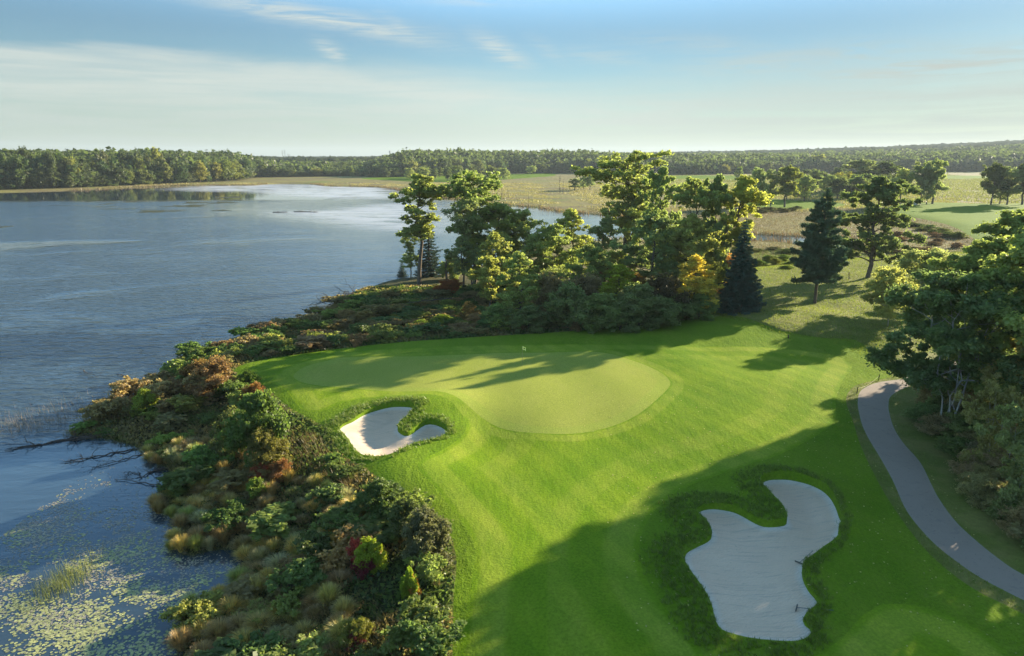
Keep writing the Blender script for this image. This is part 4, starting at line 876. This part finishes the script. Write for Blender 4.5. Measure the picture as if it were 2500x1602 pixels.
# ------------------------------------------------------------------ small trees and bushes of the middle ground
def build_middle():
    rng = np.random.RandomState(77)
    L = []
    for i in range(13): L.append((2165+i*15+rng.uniform(-6, 6), 538+i*3.6+rng.uniform(-3, 6), rng.uniform(9, 16), rng.uniform(26, 44), (.10, .135, .035) if i < 6 else (.14, .18, .05), ('green bush at the left of' if i < 6 else 'paler green bush at the right of')+' the far tee bank'))
    for i in range(10): L.append((2190+rng.uniform(0, 170), 575+rng.uniform(0, 45), rng.uniform(8, 14), rng.uniform(22, 40), (.20, .14, .085), 'dusky brown marsh bush below the far tee'))
    for i in range(9): L.append((1830+i*14+rng.uniform(-5, 5), 514+rng.uniform(-3, 7), rng.uniform(7, 12), rng.uniform(20, 34), (.11, .11, .045), 'olive bush before the meadow tree row'))
    for i in range(9): L.append((1850+rng.uniform(0, 110), 628+rng.uniform(0, 30), rng.uniform(9, 18), rng.uniform(26, 44), (.16, .20, .04), 'pale green bush between spruce and pine'))
    for i in range(8): L.append((1640+rng.uniform(0, 130), 565+rng.uniform(0, 40), rng.uniform(8, 16), rng.uniform(24, 40), (.17, .12, .06), 'brown marsh bush behind the belt'))
    for i in range(7): L.append((2200+rng.uniform(0, 170), 650+rng.uniform(0, 60), rng.uniform(16, 30), rng.uniform(34, 60), (.16, .17, .05), 'olive bush behind the birch crown'))
    for i in range(8): L.append((1475+i*17+rng.uniform(-6, 6), 472+rng.uniform(-3, 3), rng.uniform(4, 7), rng.uniform(12, 24), (.13, .10, .05), 'low brown bush at the ochre marsh corner'))
    for i in range(15): L.append((1822+i*30+rng.uniform(-10, 10), 617+rng.uniform(-8, 6), rng.uniform(8, 16), rng.uniform(26, 52), [(.17, .15, .07), (.15, .19, .05)][i % 2], ['brownish', 'green'][i % 2]+' bush along the far edge of the rough meadow'))
    for i in range(38):
        px = rng.uniform(1915, 2185); b = rng.uniform(436, 492); dark = rng.random() < .45
        x, y, z = place(px, b); W = rng.uniform(8, 13); H = rng.uniform(9, 14)
        o = put_tree(MT[rng.randint(4)], x, y, z-.2, H, W, jig((.10, .125, .05) if dark else (.17, .20, .06), .12), None, 'tree', 'trees of the meadow grove', name='meadow_tree')
        later(o, '%s tree of the meadow grove %s' % ('dark' if dark else 'lighter green', 'behind the pine' if px < 2040 else 'behind the oak' if px < 2115 else 'right of the oak'), x, y, z)
    for i in range(9):
        px = rng.uniform(985, 1130); b = rng.uniform(432, 442); x, y, z = place(px, b)
        o = put_tree(FT[rng.randint(5)], x, y, z-.2, rng.uniform(8, 14), rng.uniform(7, 11), jig((.11, .14, .05), .12), None, 'tree', 'small trees on the far green strip', name='meadow_tree'); later(o, 'small tree scattered on the far green strip', x, y, z)
    for (px, py, h, w, c, lab) in L:
        x, y, z = place(px, py); W = w/F_PX*math.hypot(y, CZ); H = h/F_PX*math.hypot(y, CZ)*1.15
        o = put_tree(PT['bush'] if y < 150 else MT[3], x, y, z-.2, H, W, jig(c, .15), None, 'bush', 'bushes scattered over the middle ground', name='bush'); later(o, lab, x, y, z)
    # brush right of the cart path
    seen = []
    for i in range(230):
        px = rng.uniform(2210, 2580); py = rng.uniform(990, 1440)
        xx, yy = U(px, py)
        if poly_sd(np.array([xx]), np.array([yy]), MOWN)[0] > -2 or xx < 26 or -poly_sd(np.array([xx]), np.array([yy]), PATH)[0] < 2.0+1.0*rng.random() or any((xx-a)**2+(yy-b)**2 < 1.1 for a, b in seen): continue
        seen.append((xx, yy))
        x, y, z = place(px, py); s = rng.uniform(1.6, 3.4)
        r = rng.random(); c, cn = ((.28, .23, .12), 'brown leaved') if r < .3 else ((.20, .25, .085), 'green') if r < .72 else ((.34, .27, .13), 'tan')
        o = put_tree(PT['bush2'] if s > 2.4 else SH[rng.randint(5)], x, y, z-.1, s*.75, s, jig(c, .15), None, 'shrub', 'brush along the right side of the cart path', name='shrub')
        later(o, '%s %s shrub right of path, %s' % ('tall' if s > 2.5 else 'low', cn, 'behind birches' if py < 1070 else 'below birches' if py < 1180 else 'halfway down' if py < 1290 else 'nearest the camera'), x, y, z)
build_middle()
# ------------------------------------------------------------------ grasses
def build_grass():
    r = np.random.RandomState(5)
    def add(name, fn, box, dens, h, w, col, seed, lab, **k):
        x, y = scatter(fn, box, dens, seed)
        if len(x): blades(name, x, y, base_height(x, y), h, w, col, seed, label=lab, **k)
    notS = lambda a, b: (poly_sd(a, b, B1, 6) < 0) & (poly_sd(a, b, B2, 6) < 0) & (poly_sd(a, b, PATH, 8) < -.05)
    add('rough_grass', lambda a, b, q: (poly_sd(a, b, B1, 6) > -(.4+1.2*np.clip(.6-.09*((a-CX1)*.8-(b-CY1)*.5), 0, 1))*(.75+.5*q.random(len(a)))) & notS(a, b) , (-24, 2, 42, 64), 26, .24, .018, (.17, .225, .045), 31, 'tufted rough grass ringing the small bunker', per=8)
    add('rough_grass', lambda a, b, q: (poly_sd(a, b, B2, 6) > -(.4+1.7*np.clip(.5-.1*((a-CX2)*.9-(b-CY2)*.35), 0, 1))*(.75+.5*q.random(len(a)))) & notS(a, b), (2, 30, 22, 54), 34, .24, .016, (.15, .20, .045), 32, 'thick rough grass ringing the large bunker', per=8)
    add('rough_grass', lambda a, b, q: (poly_sd(a, b, MOWN, 8) > 0) & (poly_sd(a, b, FAIR, 8) < 0) & notS(a, b) & (a > 12), (12, 46, 22, 75), 75, .09, .012, (.17, .24, .03), 33, 'short rough grass between the fairway and the cart path')
    add('rough_grass', lambda a, b, q: (poly_sd(a, b, MOWN, 8) < 0) & notS(a, b) & (poly_sd(a, b, MOWN, 9) > -5+4*q.random(len(a))) & (a > 18), (12, 60, 22, 84), 70, .16, .013, (.15, .19, .03), 34, 'longer verge grass along the outer side of the cart path')
    add('meadow_grass', lambda a, b, q: (poly_sd(a, b, ROUGHFIELD) > -1), (18, 140, 72, 172), 30, .20, .028, (.20, .235, .04), 35, 'shaggy sunlit meadow grass under the pine and spruce')
    add('meadow_grass', lambda a, b, q: (poly_sd(a, b, ROUGHFIELD) < 0) & (poly_sd(a, b, LAKE) < -.5) & (nz(a, b, 8, 71) > -.5), (30, 150, 122, 178), 14, .42, .035, (.13, .165, .05), 45, 'coarse green grass on the slope beyond the pine and the oak')
    add('marsh_grass', lambda a, b, q: (poly_sd(a, b, ROUGHFIELD) < 0) & (poly_sd(a, b, LAKE) < -.3) & (nz(a, b, 30, 3) > -.8) & (b > 100+.0*a) & ((a > 35) | (b > 330)) & (poly_sd(a, b, FARMOWN[3]) < 0) & (poly_sd(a, b, FARMOWN[2]) < 0), (-40, 210, 100, 330), 4.5, .42, .06, (.15, .12, .075), 36, 'brown marsh grass around the stream')
    add('marsh_grass', lambda a, b, q: (poly_sd(a, b, LAKE) < 2) & (poly_sd(a, b, WOOD) < 0) & (nz(a, b, 40, 7) > .0) & np.all([poly_sd(a, b, P) < 0 for P in FARMOWN], axis=0), (-330, 260, 310, 640), 1.0, .7, .16, (.27, .235, .10), 37, 'ochre marsh grass on the flat ground beyond the lake')
    add('marsh_grass', lambda a, b, q: (poly_sd(a, b, WOOD) < 0) & (nz(a, b, 60, 17) > -.45) & ((a > 210) | (b > 330)) & np.all([poly_sd(a, b, P) < 0 for P in FARMOWN], axis=0), (120, 560, 190, 900), .55, .8, .26, (.20, .21, .075), 47, 'olive and tan meadow grass beyond the far tee')
    # reeds fringe of the marsh shore
    add('marsh_reeds', lambda a, b, q: (np.abs(poly_sd(a, b, LAKE)+1.0) < 2.2) & (nz(a, b, 12, 9) > -.35), (-330, 130, 195, 640), 1.6, 1.5, .13, (.15, .10, .06), 38, 'brown reeds fringing the marsh shore')
    add('shore_grass', lambda a, b, q: (np.abs(poly_sd(a, b, LAKE)+.2) < .7), (-60, 30, 26, 128), 45, .42, .014, (.17, .15, .05), 39, 'grassy sedge growing along the waterline')
    # fallen leaves on the turf
    x, y = scatter(lambda a, b, q: (poly_sd(a, b, MOWN) > -4) & notS(a, b) & (a > 6) & (nz(a, b, 12, 4) > -.3), (6, 40, 24, 64), .9, 44); n = len(x)
    p = np.stack([x, y, base_height(x, y)+.03], 1); t = r.normal(size=(n, 3)); t[:, 2] *= .3; t /= np.linalg.norm(t, axis=1)[:, None]; b = np.cross(t, [0, 0, 1]); s = .035+.03*r.random((n, 1))
    V = np.stack([p+t*s, p+b*s, p-t*s, p-b*s], 1).reshape(-1, 3); o = link('fallen_leaves', make_mesh('fallen_leaves', V, np.arange(4*n).reshape(-1, 4), [M_LEAF], dict(tone=np.repeat(r.random(n), 4)), smooth=False), color=(.45, .38, .22)); tag(o, 'pale fallen leaves sprinkled over the turf by the cart path', 'leaves', kind='stuff')
build_grass()
# ------------------------------------------------------------------ lily pads and reeds in the water
def build_pads():
    r = np.random.RandomState(6)
    P = smooth_poly(UD([(-140, 1075), (60, 1065), (220, 1062), (330, 1120), (400, 1180), (410, 1290), (520, 1310), (560, 1350), (440, 1430), (400, 1640), (-300, 1700)], 0))
    x = r.uniform(-34, -9, 190000); y = r.uniform(27, 60, 190000)
    sd = poly_sd(x, y, P); sl_ = poly_sd(x, y, LAKE); g = nz(x*.8-y*.5, y*1.5+x*.4, 7, 41)*.6+nz(x, y, 2.0, 42)*.45
    gap = np.exp(-((y-(46.0-.22*(x+20)))/2.3)**2)
    dn = np.clip(.30+.9*g-.75*gap, 0.02, 1)*ss(sd, -2, 2)*(sl_ > .25); k = r.random(len(x)) < dn*.78
    x, y = x[k], y[k]
    big = (r.random(len(x)) < np.clip(.55-.07*(y-34)+.8*nz(x, y, 5, 46), .03, .85))
    for sel, r0, r1, col, lab in ((big, .045, .105, (.34, .35, .15), 'yellow green lily pads floating in the shallow cove'), (~big, .03, .07, (.30, .27, .23), 'small greyish floating leaves covering the cove')):
        a, b = x[sel], y[sel]; n = len(a); rad = r.uniform(r0, r1, n); th = np.linspace(.25, 6.03, 8)[None]+r.uniform(0, 6.28, (n, 1)); tilt = r.normal(0, .05, (n, 2))
        dx, dy = np.cos(th)*rad[:, None], np.sin(th)*rad[:, None]*r.uniform(.75, 1, (n, 1)); rim = np.stack([a[:, None]+dx, b[:, None]+dy, .012+np.maximum(0, dx*tilt[:, :1]+dy*tilt[:, 1:])], 2)
        ctr = np.stack([a, b, np.full(n, .012)], 1)[:, None]; V = np.concatenate([ctr, rim], 1).reshape(-1, 3); base = np.arange(n)[:, None]*9
        F = np.concatenate([np.stack([base[:, 0], base[:, 0]+i, base[:, 0]+i+1], 1) for i in range(1, 8)])
        o = link('lily_pads', make_mesh('lily_pads', V, F, [M_PAD], dict(tone=np.repeat(r.random(n), 9)), smooth=False), color=col); tag(o, lab, 'lily pads', kind='stuff')
    def reeds(name, cx, cy, rx, ry, n, h, w, col, lab, cat=None, seed=1, group=None):
        q = np.random.RandomState(seed); X = cx+q.normal(0, rx*.5, n); Y = cy+q.normal(0, ry*.5, n)
        o = blades(name, X, Y, np.full(n, -.05), h, w, col, seed, .14, lab, wind=(-.08, -.05))
        if cat: del o['kind']; o['category'] = cat
        return o
    cx, cy = U(D(155), D(1365), 0); reeds('reed_clump', cx, cy, 1.3, 2.6, 900, .75, .010, (.17, .19, .06), 'olive green reed clump standing among the lily pads', 'reeds', 2)
    cx, cy = U(D(622), D(782), 0); reeds('reed_clump', cx, cy, 2.2, 1.6, 2600, 1.5, .03, (.055, .042, .03), 'dark brown reed clump in the lake off the mown tip', 'reeds', 3)
    cx, cy = U(D(160), D(975), 0); reeds('sparse_reeds', cx, cy, 7, 5, 420, .9, .012, (.24, .18, .15), 'sparse pinkish reeds in the water above the driftwood', None, 4)
    cx, cy = U(D(70), D(1000), 0); reeds('sparse_reeds', cx, cy, 4, 2.2, 260, .8, .012, (.20, .16, .13), 'thin reeds in the water near the left frame edge', None, 5)
M_PAD = leaf_material('floating_leaves', .05, .10, .4)
build_pads()
# ------------------------------------------------------------------ driftwood, dead trunks
def build_deadwood():
    q = np.random.RandomState(12)
    def wood(name, pts, r0, nb, lab, cat='driftwood', z0=.08, spread=1.6, up=.35):
        P = [np.array([*U(D(a), D(b), z0), z0]) for a, b in pts]; o0 = P[0].copy(); T = Tubes(); ks = np.linspace(0, len(P)-1, 14)
        C = np.array([P[min(int(k), len(P)-2)]*(1-(k-min(int(k), len(P)-2)))+P[min(int(k), len(P)-2)+1]*(k-min(int(k), len(P)-2)) for k in ks]); C[1:-1] += q.normal(0, .07, (12, 3))*np.array([1, 1, .6])
        T.add(C-o0, np.linspace(r0, r0*.3, 14), 7)
        ax = C[-1]-C[0]; L = np.linalg.norm(ax); ax /= L
        for i in range(nb):
            a = C[q.randint(3, 13)]; d = ax*q.uniform(.3, 1.1)+q.normal(0, .6, 3); d[2] = abs(d[2])*up*1.6-.05; d /= np.linalg.norm(d); l = q.uniform(.5, 1)*spread
            b = bend(a-o0, a-o0+d*l, 6, .07, q); T.add(b, np.linspace(r0*.38, r0*.08, 6), 5)
            for _ in range(2):
                c = b[q.randint(2, 5)]; d2 = d+q.normal(0, .7, 3); d2[2] *= .6; d2 /= np.linalg.norm(d2); T.add(bend(c, c+d2*l*.45, 4, .07, q), np.linspace(r0*.16, r0*.05, 4), 4)
        o = link(name, T.mesh(name, M_DEAD)); o.location = o0; tag(o, lab, cat); return o
    wood('driftwood_log', [(262, 1018), (190, 1026), (110, 1040), (42, 1050)], .16, 9, 'long dark fallen log reaching farthest out into the lake')
    wood('driftwood_log', [(300, 1020), (240, 1022), (170, 1034)], .12, 7, 'second dark log lying along the shore beside the longest one')
    wood('driftwood_branch', [(335, 1050), (270, 1062), (200, 1076), (150, 1084)], .08, 9, 'forked driftwood branch in the water below the longest log')
    wood('driftwood_branch', [(345, 1062), (290, 1078), (215, 1098)], .05, 8, 'thin twiggy branch under the forked one', up=.2)
    wood('driftwood_branch', [(415, 1095), (360, 1106), (325, 1122)], .09, 7, 'dark branch lying out from the bank above the lowest log')
    wood('driftwood_log', [(400, 1141), (340, 1134), (268, 1124)], .06, 4, 'straight thin log, lowest of the driftwood by the bank', up=.1, spread=.8)
    wood('driftwood_branch', [(330, 1112), (305, 1108), (290, 1120)], .04, 5, 'small twig tangle between the thin log and the bank', spread=.8)
    wood('driftwood_branch', [(195, 868), (205, 876), (245, 885)], .045, 4, 'curved pale branch poking from open water', z0=.15, spread=1.0)
    wood('driftwood_branch', [(276, 880), (286, 880), (296, 883)], .06, 1, 'short stick floating right of the curved branch', spread=.4)
    wood('driftwood_branch', [(398, 880), (375, 884), (352, 886)], .07, 3, 'dark stick leaving the shore by the rust coloured bushes', spread=.6)
    wood('fallen_branch', [(860, 682), (825, 690), (790, 702), (740, 714)], .16, 16, 'many armed fallen branch in the water at the wooded point', z0=.35, spread=4, up=.4)
    wood('fallen_branch', [(850, 695), (815, 703), (770, 716)], .12, 10, 'lower dark fallen branch under the many armed one', z0=.2, spread=2.6)
    wood('driftwood_log', [(410, 1256), (395, 1254), (378, 1258)], .05, 1, 'tiny stick beside the upper tussock group', spread=.4)
    wood('driftwood_log', [(615, 1348), (590, 1352), (572, 1352)], .06, 1, 'pale log in the muddy inlet between the tussocks', spread=.4)
    wood('fallen_branch', [(1060, 700), (1000, 705), (950, 712)], .10, 9, 'grey fallen limbs on the ground before the wooded point', z0=2.2, spread=2.0)
    wood('driftwood_log', [(690, 497), (720, 497), (745, 498)], .25, 8, 'dark snag floating in the pale far part of the lake', z0=.1, spread=3)
    wood('driftwood_log', [(640, 498), (660, 498), (672, 498)], .22, 5, 'smaller dark snag left of the floating one', z0=.1, spread=2)
    for (px, b, t, r0, nb, lab) in [(1091, 684, 617, .26, 5, 'broken bare trunk standing at the right of the wooded point'), (1225, 484, 452, .16, 9, 'tallest bare dead tree on the marsh shore'), (1241, 486, 462, .13, 6, 'leaning dead tree right of the tallest bare one'), (1367, 470, 430, .22, 16, 'dusky dead tree on the ochre marsh'), (1374, 472, 440, .18, 12, 'second dusky dead tree beside the first on the ochre marsh'), (1260, 488, 474, .12, 6, 'short dead snag on the marsh shore'), (1290, 492, 476, .12, 6, 'rightmost short dead snag on the marsh shore'), (1205, 482, 470, .12, 5, 'leftmost short dead snag on the marsh shore')]:
        x, y, z = place(px, b); H = topz(px, t, y)-z; T = Tubes(); k = bend(np.array([0, 0, -.3]), np.array([q.uniform(-.04, .04)*H, 0, H]), 8, .01, q); T.add(k, np.linspace(r0, r0*.35, 8), 7)
        for i in range(nb):
            a = k[q.randint(2, 8)]; d = np.array([q.normal(), q.normal(), .5]); d /= np.linalg.norm(d); T.add(bend(a, a+d*H*q.uniform(.08, .2), 4, .05, q), np.linspace(r0*.3, r0*.08, 4), 4)
        o = link('dead_trunk', T.mesh('dead_trunk', M_DEAD)); o.location = (x, y, z); tag(o, lab, 'dead tree')
build_deadwood()
# ------------------------------------------------------------------ golf things, cabin, pylons
def empty(name, loc, rz, label, cat, group=None):
    e = bpy.data.objects.new(name, None); COL.objects.link(e); e.location = loc; e.rotation_euler = (0, 0, rz); e.empty_display_size = .3; tag(e, label, cat, group); return e
def box_mesh(name, boxes, m, bev=0.0):
    V, F = [], []; n = 0
    for (cx, cy, cz, sx, sy, sz) in boxes:
        for dz in (-.5, .5):
            for dx, dy in ((-.5, -.5), (.5, -.5), (.5, .5), (-.5, .5)): V.append((cx+dx*sx, cy+dy*sy, cz+dz*sz))
        F += [[n, n+3, n+2, n+1], [n+4, n+5, n+6, n+7], [n, n+1, n+5, n+4], [n+1, n+2, n+6, n+5], [n+2, n+3, n+7, n+6], [n+3, n, n+4, n+7]]; n += 8
    me = make_mesh(name, V, np.array(F), [m], smooth=False); return me
def build_things():
    q = np.random.RandomState(3)
    M_POLE = principled('flag_pole_paint', (.20, .22, .10), .5); M_FLAG = principled('flag_cloth', (.85, .85, .25), .8, .1, .1, 12); M_CUP = principled('cup_white', (.6, .6, .6), .6)
    M_MARK = principled('flag_print', (.02, .03, .02), .8); M_HANDLE = principled('rake_handle', (.10, .13, .14), .6); M_HEAD = principled('rake_head', (.05, .055, .05), .6); M_STAKE = principled('stake_wood', (.06, .045, .03), .9); M_ROPE = principled('rope', (.55, .5, .28), .9)
    x, y, z = place(1275, 893); f = empty('flagstick', (x, y, z), 0, 'golf flagstick with a small pale yellow flag on the putting green', 'flagstick')
    T = Tubes(); T.add([[0, 0, -.1], [0, 0, 1.0], [0, 0, 2.2]], [.020, .019, .017], 10); link('pole', T.mesh('pole', M_POLE), f)
    u, v = np.meshgrid(np.linspace(0, 1, 16), np.linspace(0, 1, 10)); X = .02+u*.36; Z = 2.17-v*.36-u*u*.16+.02*np.sin(u*9+v*2); Y = .05*np.sin(u*8+v*2.5)*u
    V = np.stack([X, Y, Z], -1).reshape(-1, 3); i = np.arange(160).reshape(10, 16); F = np.stack([i[:-1, :-1].ravel(), i[:-1, 1:].ravel(), i[1:, 1:].ravel(), i[1:, :-1].ravel()], 1)
    fl = link('flag', make_mesh('flag', V, F, [M_FLAG]), f)
    F2 = F.reshape(9, 15, 4)[3:6, 5:11].reshape(-1, 4); u2, i2 = np.unique(F2, return_inverse=True)
    for d in (-.004, .004): link('print', make_mesh('print', V[u2]+[0, d, 0], i2.reshape(-1, 4), [M_MARK]), fl)
    T = Tubes(); T.add([[0, 0, -.12], [0, 0, .004]], [.054, .054], 16); link('cup', T.mesh('cup', M_CUP), f)
    def rake(hx0, hx1, g0, g1, lab):
        zz = 1.9
        def sp(px, py):
            zs = 2.0
            for _ in range(6):
                a, b = U(px, py, zs); A, B = np.array([a]), np.array([b]); s2 = poly_sd(A, B, B2)[0]
                zs = float(sand_height(A, B, B2, CX2, CY2, .55, .5)[0]) if s2 > 0 else H1(a, b)
            return np.array([a, b, zs])
        a, b = sp(*hx0), sp(*hx1); c, e = sp(*g0), sp(*g1); o0 = (a+b)/2; d = (b-a)/np.linalg.norm(b-a); w = .33
        r = empty('bunker_rake', tuple(o0), 0, lab, 'rake'); T = Tubes(); T.add([-d*w+[0, 0, .07], d*w+[0, 0, .07]], [.03, .03], 6)
        hd = T.mesh('head', M_HEAD); h = link('head', hd, r)
        T = Tubes()
        for k in np.linspace(-1, 1, 15): T.add([d*w*k+[0, 0, .06], d*w*k+[0, 0, -.02]], [.008, .006], 4)
        link('tines', T.mesh('tines', M_HEAD), r)
        dr = (e-c); dr /= np.linalg.norm(dr); end = dr*1.75; end[2] = max(e[2]-o0[2]+.06, .05); T = Tubes(); T.add([[0, 0, .08], end*.5+[0, 0, .02], end], [.016, .016, .016], 8); link('handle', T.mesh('handle', M_HANDLE), r)
    rake((1943, 1373), (1961, 1380), (1955, 1375), (1976, 1357), 'dark headed rake lying at the waist of the large bunker')
    rake((1946, 1480), (1943, 1493), (1947, 1487), (1991, 1485), 'rake with a pale head lying in the lower right of the large bunker')
    # stakes and rope at the bend of the path
    tops = []
    for px, b, t, lab in ((2092, 961, 946, 'short dark stake at the path bend, nearer the camera'), (2145, 929, 915, 'short dark stake at the path bend, farther along the verge')):
        x, y, z = place(px, b); H = max(.55, topz(px, t, y)-z); T = Tubes(); T.add([[0, 0, -.15], [0, 0, H*.5], [.02, 0, H]], [.045, .042, .04], 8); T.add([[.02, 0, H], [.02, 0, H+.03]], [.05, .02], 8)
        o = link('rope_stake', T.mesh('rope_stake', M_STAKE)); o.location = (x, y, z); tag(o, lab, 'stake'); tops.append(np.array([x, y, z+H*.85]))
    a, b = tops; t = np.linspace(0, 1, 12)[:, None]; P = a*(1-t)+b*t; P[:, 2] -= np.sin(t[:, 0]*math.pi)*.3; T = Tubes(); T.add(P-a, np.full(12, .014), 6); o = link('rope', T.mesh('rope', M_ROPE)); o.location = a; tag(o, 'thin pale rope slung between the two path stakes', 'rope')
    for px, b, t_, lab in ((2073, 682, 665, 'slanting dark post in the meadow left of the oak'), (1925, 826, 818, 'small marker peg on the sunlit rough beyond the green')):
        x, y, z = place(px, b); H = topz(px, t_, y)-z; T = Tubes(); T.add([[0, 0, -.2], [-.12*H, 0, H]], [.09, .07], 8); T.add([[-.12*H, 0, H], [-.13*H, 0, H+.05]], [.07, .03], 8); o = link('wooden_post', T.mesh('wooden_post', M_STAKE)); o.location = (x, y, z); tag(o, lab, 'post')
    # cabin
    x, y, z = place(2236, 500); c = empty('cabin', (x, y, z), R(22), 'small upright cabin with a dark front and pale side by the far tee', 'cabin')
    M_W = principled('cabin_pale_panel', (.62, .6, .55), .6); M_D = principled('cabin_dark_panel', (.03, .035, .035), .6); M_RF = principled('cabin_roof', (.7, .69, .65), .6)
    link('body', box_mesh('body', [(0, 0, 1.05, 1.25, 1.25, 2.1), (0, 0, .06, 1.33, 1.33, .12)]+[(sx, sy, 1.1, .09, .09, 2.1) for sx in (-.63, .63) for sy in (-.63, .63)], M_W), c)
    d = link('door', box_mesh('door', [(0, -.655, 1.08, 1.05, .05, 1.85)], M_D), c); link('handle', box_mesh('handle', [(.38, -.70, 1.05, .05, .04, .2)], M_W), d)
    link('vent', box_mesh('vent', [(0, -.69, 1.55+.07*i, .4, .02, .03) for i in range(4)], M_W), c)
    link('roof', box_mesh('roof', [(0, 0, 2.16, 1.4, 1.4, .10), (0, 0, 2.25, 1.1, 1.1, .09), (0, 0, 2.32, .7, .7, .06)], M_RF), c)
    # pylons and mast on the horizon
    M_ST = principled('weathered_steel', (.16, .17, .17), .7, .3)
    for px, t_, dist, lab in ((690, 367, 2500, 'left tall power pylon above the far tree line'), (696, 366, 2500, 'right tall power pylon above the far tree line'), (703, 375, 3300, 'left small power pylon farther off'), (706.5, 376, 3300, 'right small power pylon farther off')):
        a, f_, u_ = ray(px, 383); x, y = a/f_*dist, dist; z = H1(x, y); H = topz(px, t_, y)-z; T = Tubes(); w = 1.5
        for sx in (-1, 1): T.add([[sx*w, 0, 0], [sx*.5, 0, H*.75], [0, 0, H]], [.45, .4, .3], 5)
        for k in range(8): s_ = 1 if k % 2 else -1; T.add([[s_*(w-.8*k/8), 0, H*.09*k], [-s_*(w-.8*(k+1)/8), 0, H*.09*(k+1)]], [.16, .16], 4)
        o = empty('power_pylon', (x, y, z), 0, lab, 'pylon'); link('mast', T.mesh('mast', M_ST), o)
        for hh, ww in ((.93, 4), (.83, 5.5), (.73, 4)):
            T = Tubes(); T.add([[-ww, 0, H*hh], [0, 0, H*hh+.8], [ww, 0, H*hh]], [.18, .4, .18], 4); link('crossarm', T.mesh('crossarm', M_ST), o)
    px = 952; a, f_, u_ = ray(px, 383); dist = 2300; x, y = a/f_*dist, dist; z = H1(x, y); H = topz(px, 368, y)-z
    o = empty('water_tower', (x, y, z), 0, 'slim grey tower alone on the horizon above the brown marsh', 'tower'); o.name = 'tower'
    T = Tubes(); T.add([[0, 0, 0], [0, 0, H*.86]], [1.6, 1.3], 12); link('shaft', T.mesh('shaft', M_ST), o)
    T = Tubes(); T.add([[0, 0, H*.8], [0, 0, H*.84], [0, 0, H*.95], [0, 0, H*.99], [0, 0, H]], [1.3, 2.0, 2.1, 1.4, .2], 12); link('head', T.mesh('head', M_ST), o)
    # dark weed mats floating on the far half of the lake
    M_MAT = principled('weed_mat', (.055, .06, .03), .9, .1, .3, .3, .05, 2)
    for i, (px, py, w, h, lab) in enumerate([(263, 498, 18, 4, 'small dark weed mat, nearest the left wood'), (325, 492, 38, 4, 'narrow dark weed mat below the wood reflection'), (385, 516, 100, 6, 'long dark weed mat, lowest in the lake'), (460, 503, 92, 6, 'dark weed mat in the middle of the mat group'), (478, 495, 62, 4, 'thin weed mat above the middle one'), (545, 495, 60, 5, 'weed mat right of the middle one'), (560, 482, 56, 4, 'topmost weed mat of the group'), (570, 489, 50, 4, 'weed mat under the topmost one'), (14, 554, 24, 4, 'small green weed mat near the left frame edge'), (275, 505, 14, 2, 'tiny weed mat left of the long one'), (540, 514, 40, 3, 'faint weed mat right of the long one')]):
        x, y = U(px, py, 0); rx = w/2/F_PX*y; ry = (U(px, py-h/2, 0)[1]-U(px, py+h/2, 0)[1])/2; T = 0
        rr_ = np.linspace(0, 1, 7); th = np.arange(48)*2*math.pi/48; V = []; nn = q.uniform(0, 6, 4)
        wob = 1+.28*np.sin(3*th+nn[0])+.2*np.sin(7*th+nn[1])+.14*np.sin(13*th+nn[2])
        for k in rr_: V.append(np.stack([np.cos(th)*rx*k*wob, np.sin(th)*ry*k*wob, .03+.14*(1-k)*(.6+.4*np.sin(5*th+k*9))+.0*th-.05*(k > .99)], 1))
        V = np.concatenate(V); F = []
        for k in range(6): i0 = k*48+np.arange(48); i1 = k*48+(np.arange(48)+1) % 48; F.append(np.stack([i0, i1, i1+48, i0+48], 1))
        o = link('weed_mat', make_mesh('weed_mat', V, np.concatenate(F), [M_MAT])); o.location = (x, y, 0); tag(o, lab, 'weed mat')
build_things()
finish_labels(); PENDING.clear()
# ------------------------------------------------------------------ the air
def build_haze():
    lo = (-6200, -900, -3.0); hi = (8800, 12500, 175); V = [(x, y, z) for z in (lo[2], hi[2]) for x, y in ((lo[0], lo[1]), (hi[0], lo[1]), (hi[0], hi[1]), (lo[0], hi[1]))]
    m, t = mat('air'); o_ = t.new('ShaderNodeOutputMaterial'); v = t.new('ShaderNodeVolumePrincipled'); t.l.new(v.outputs[0], o_.inputs['Volume'])
    v.inputs['Color'].default_value = (.50, .58, .62, 1); v.inputs['Density'].default_value = .00011; v.inputs['Anisotropy'].default_value = .15
    o = link('haze', make_mesh('haze', V, np.array([[0, 3, 2, 1], [4, 5, 6, 7], [0, 1, 5, 4], [1, 2, 6, 5], [2, 3, 7, 6], [3, 0, 4, 7]]), [m], smooth=False)); tag(o, kind='stuff', label='thin pale air haze over the whole landscape', cat='haze')
build_haze()
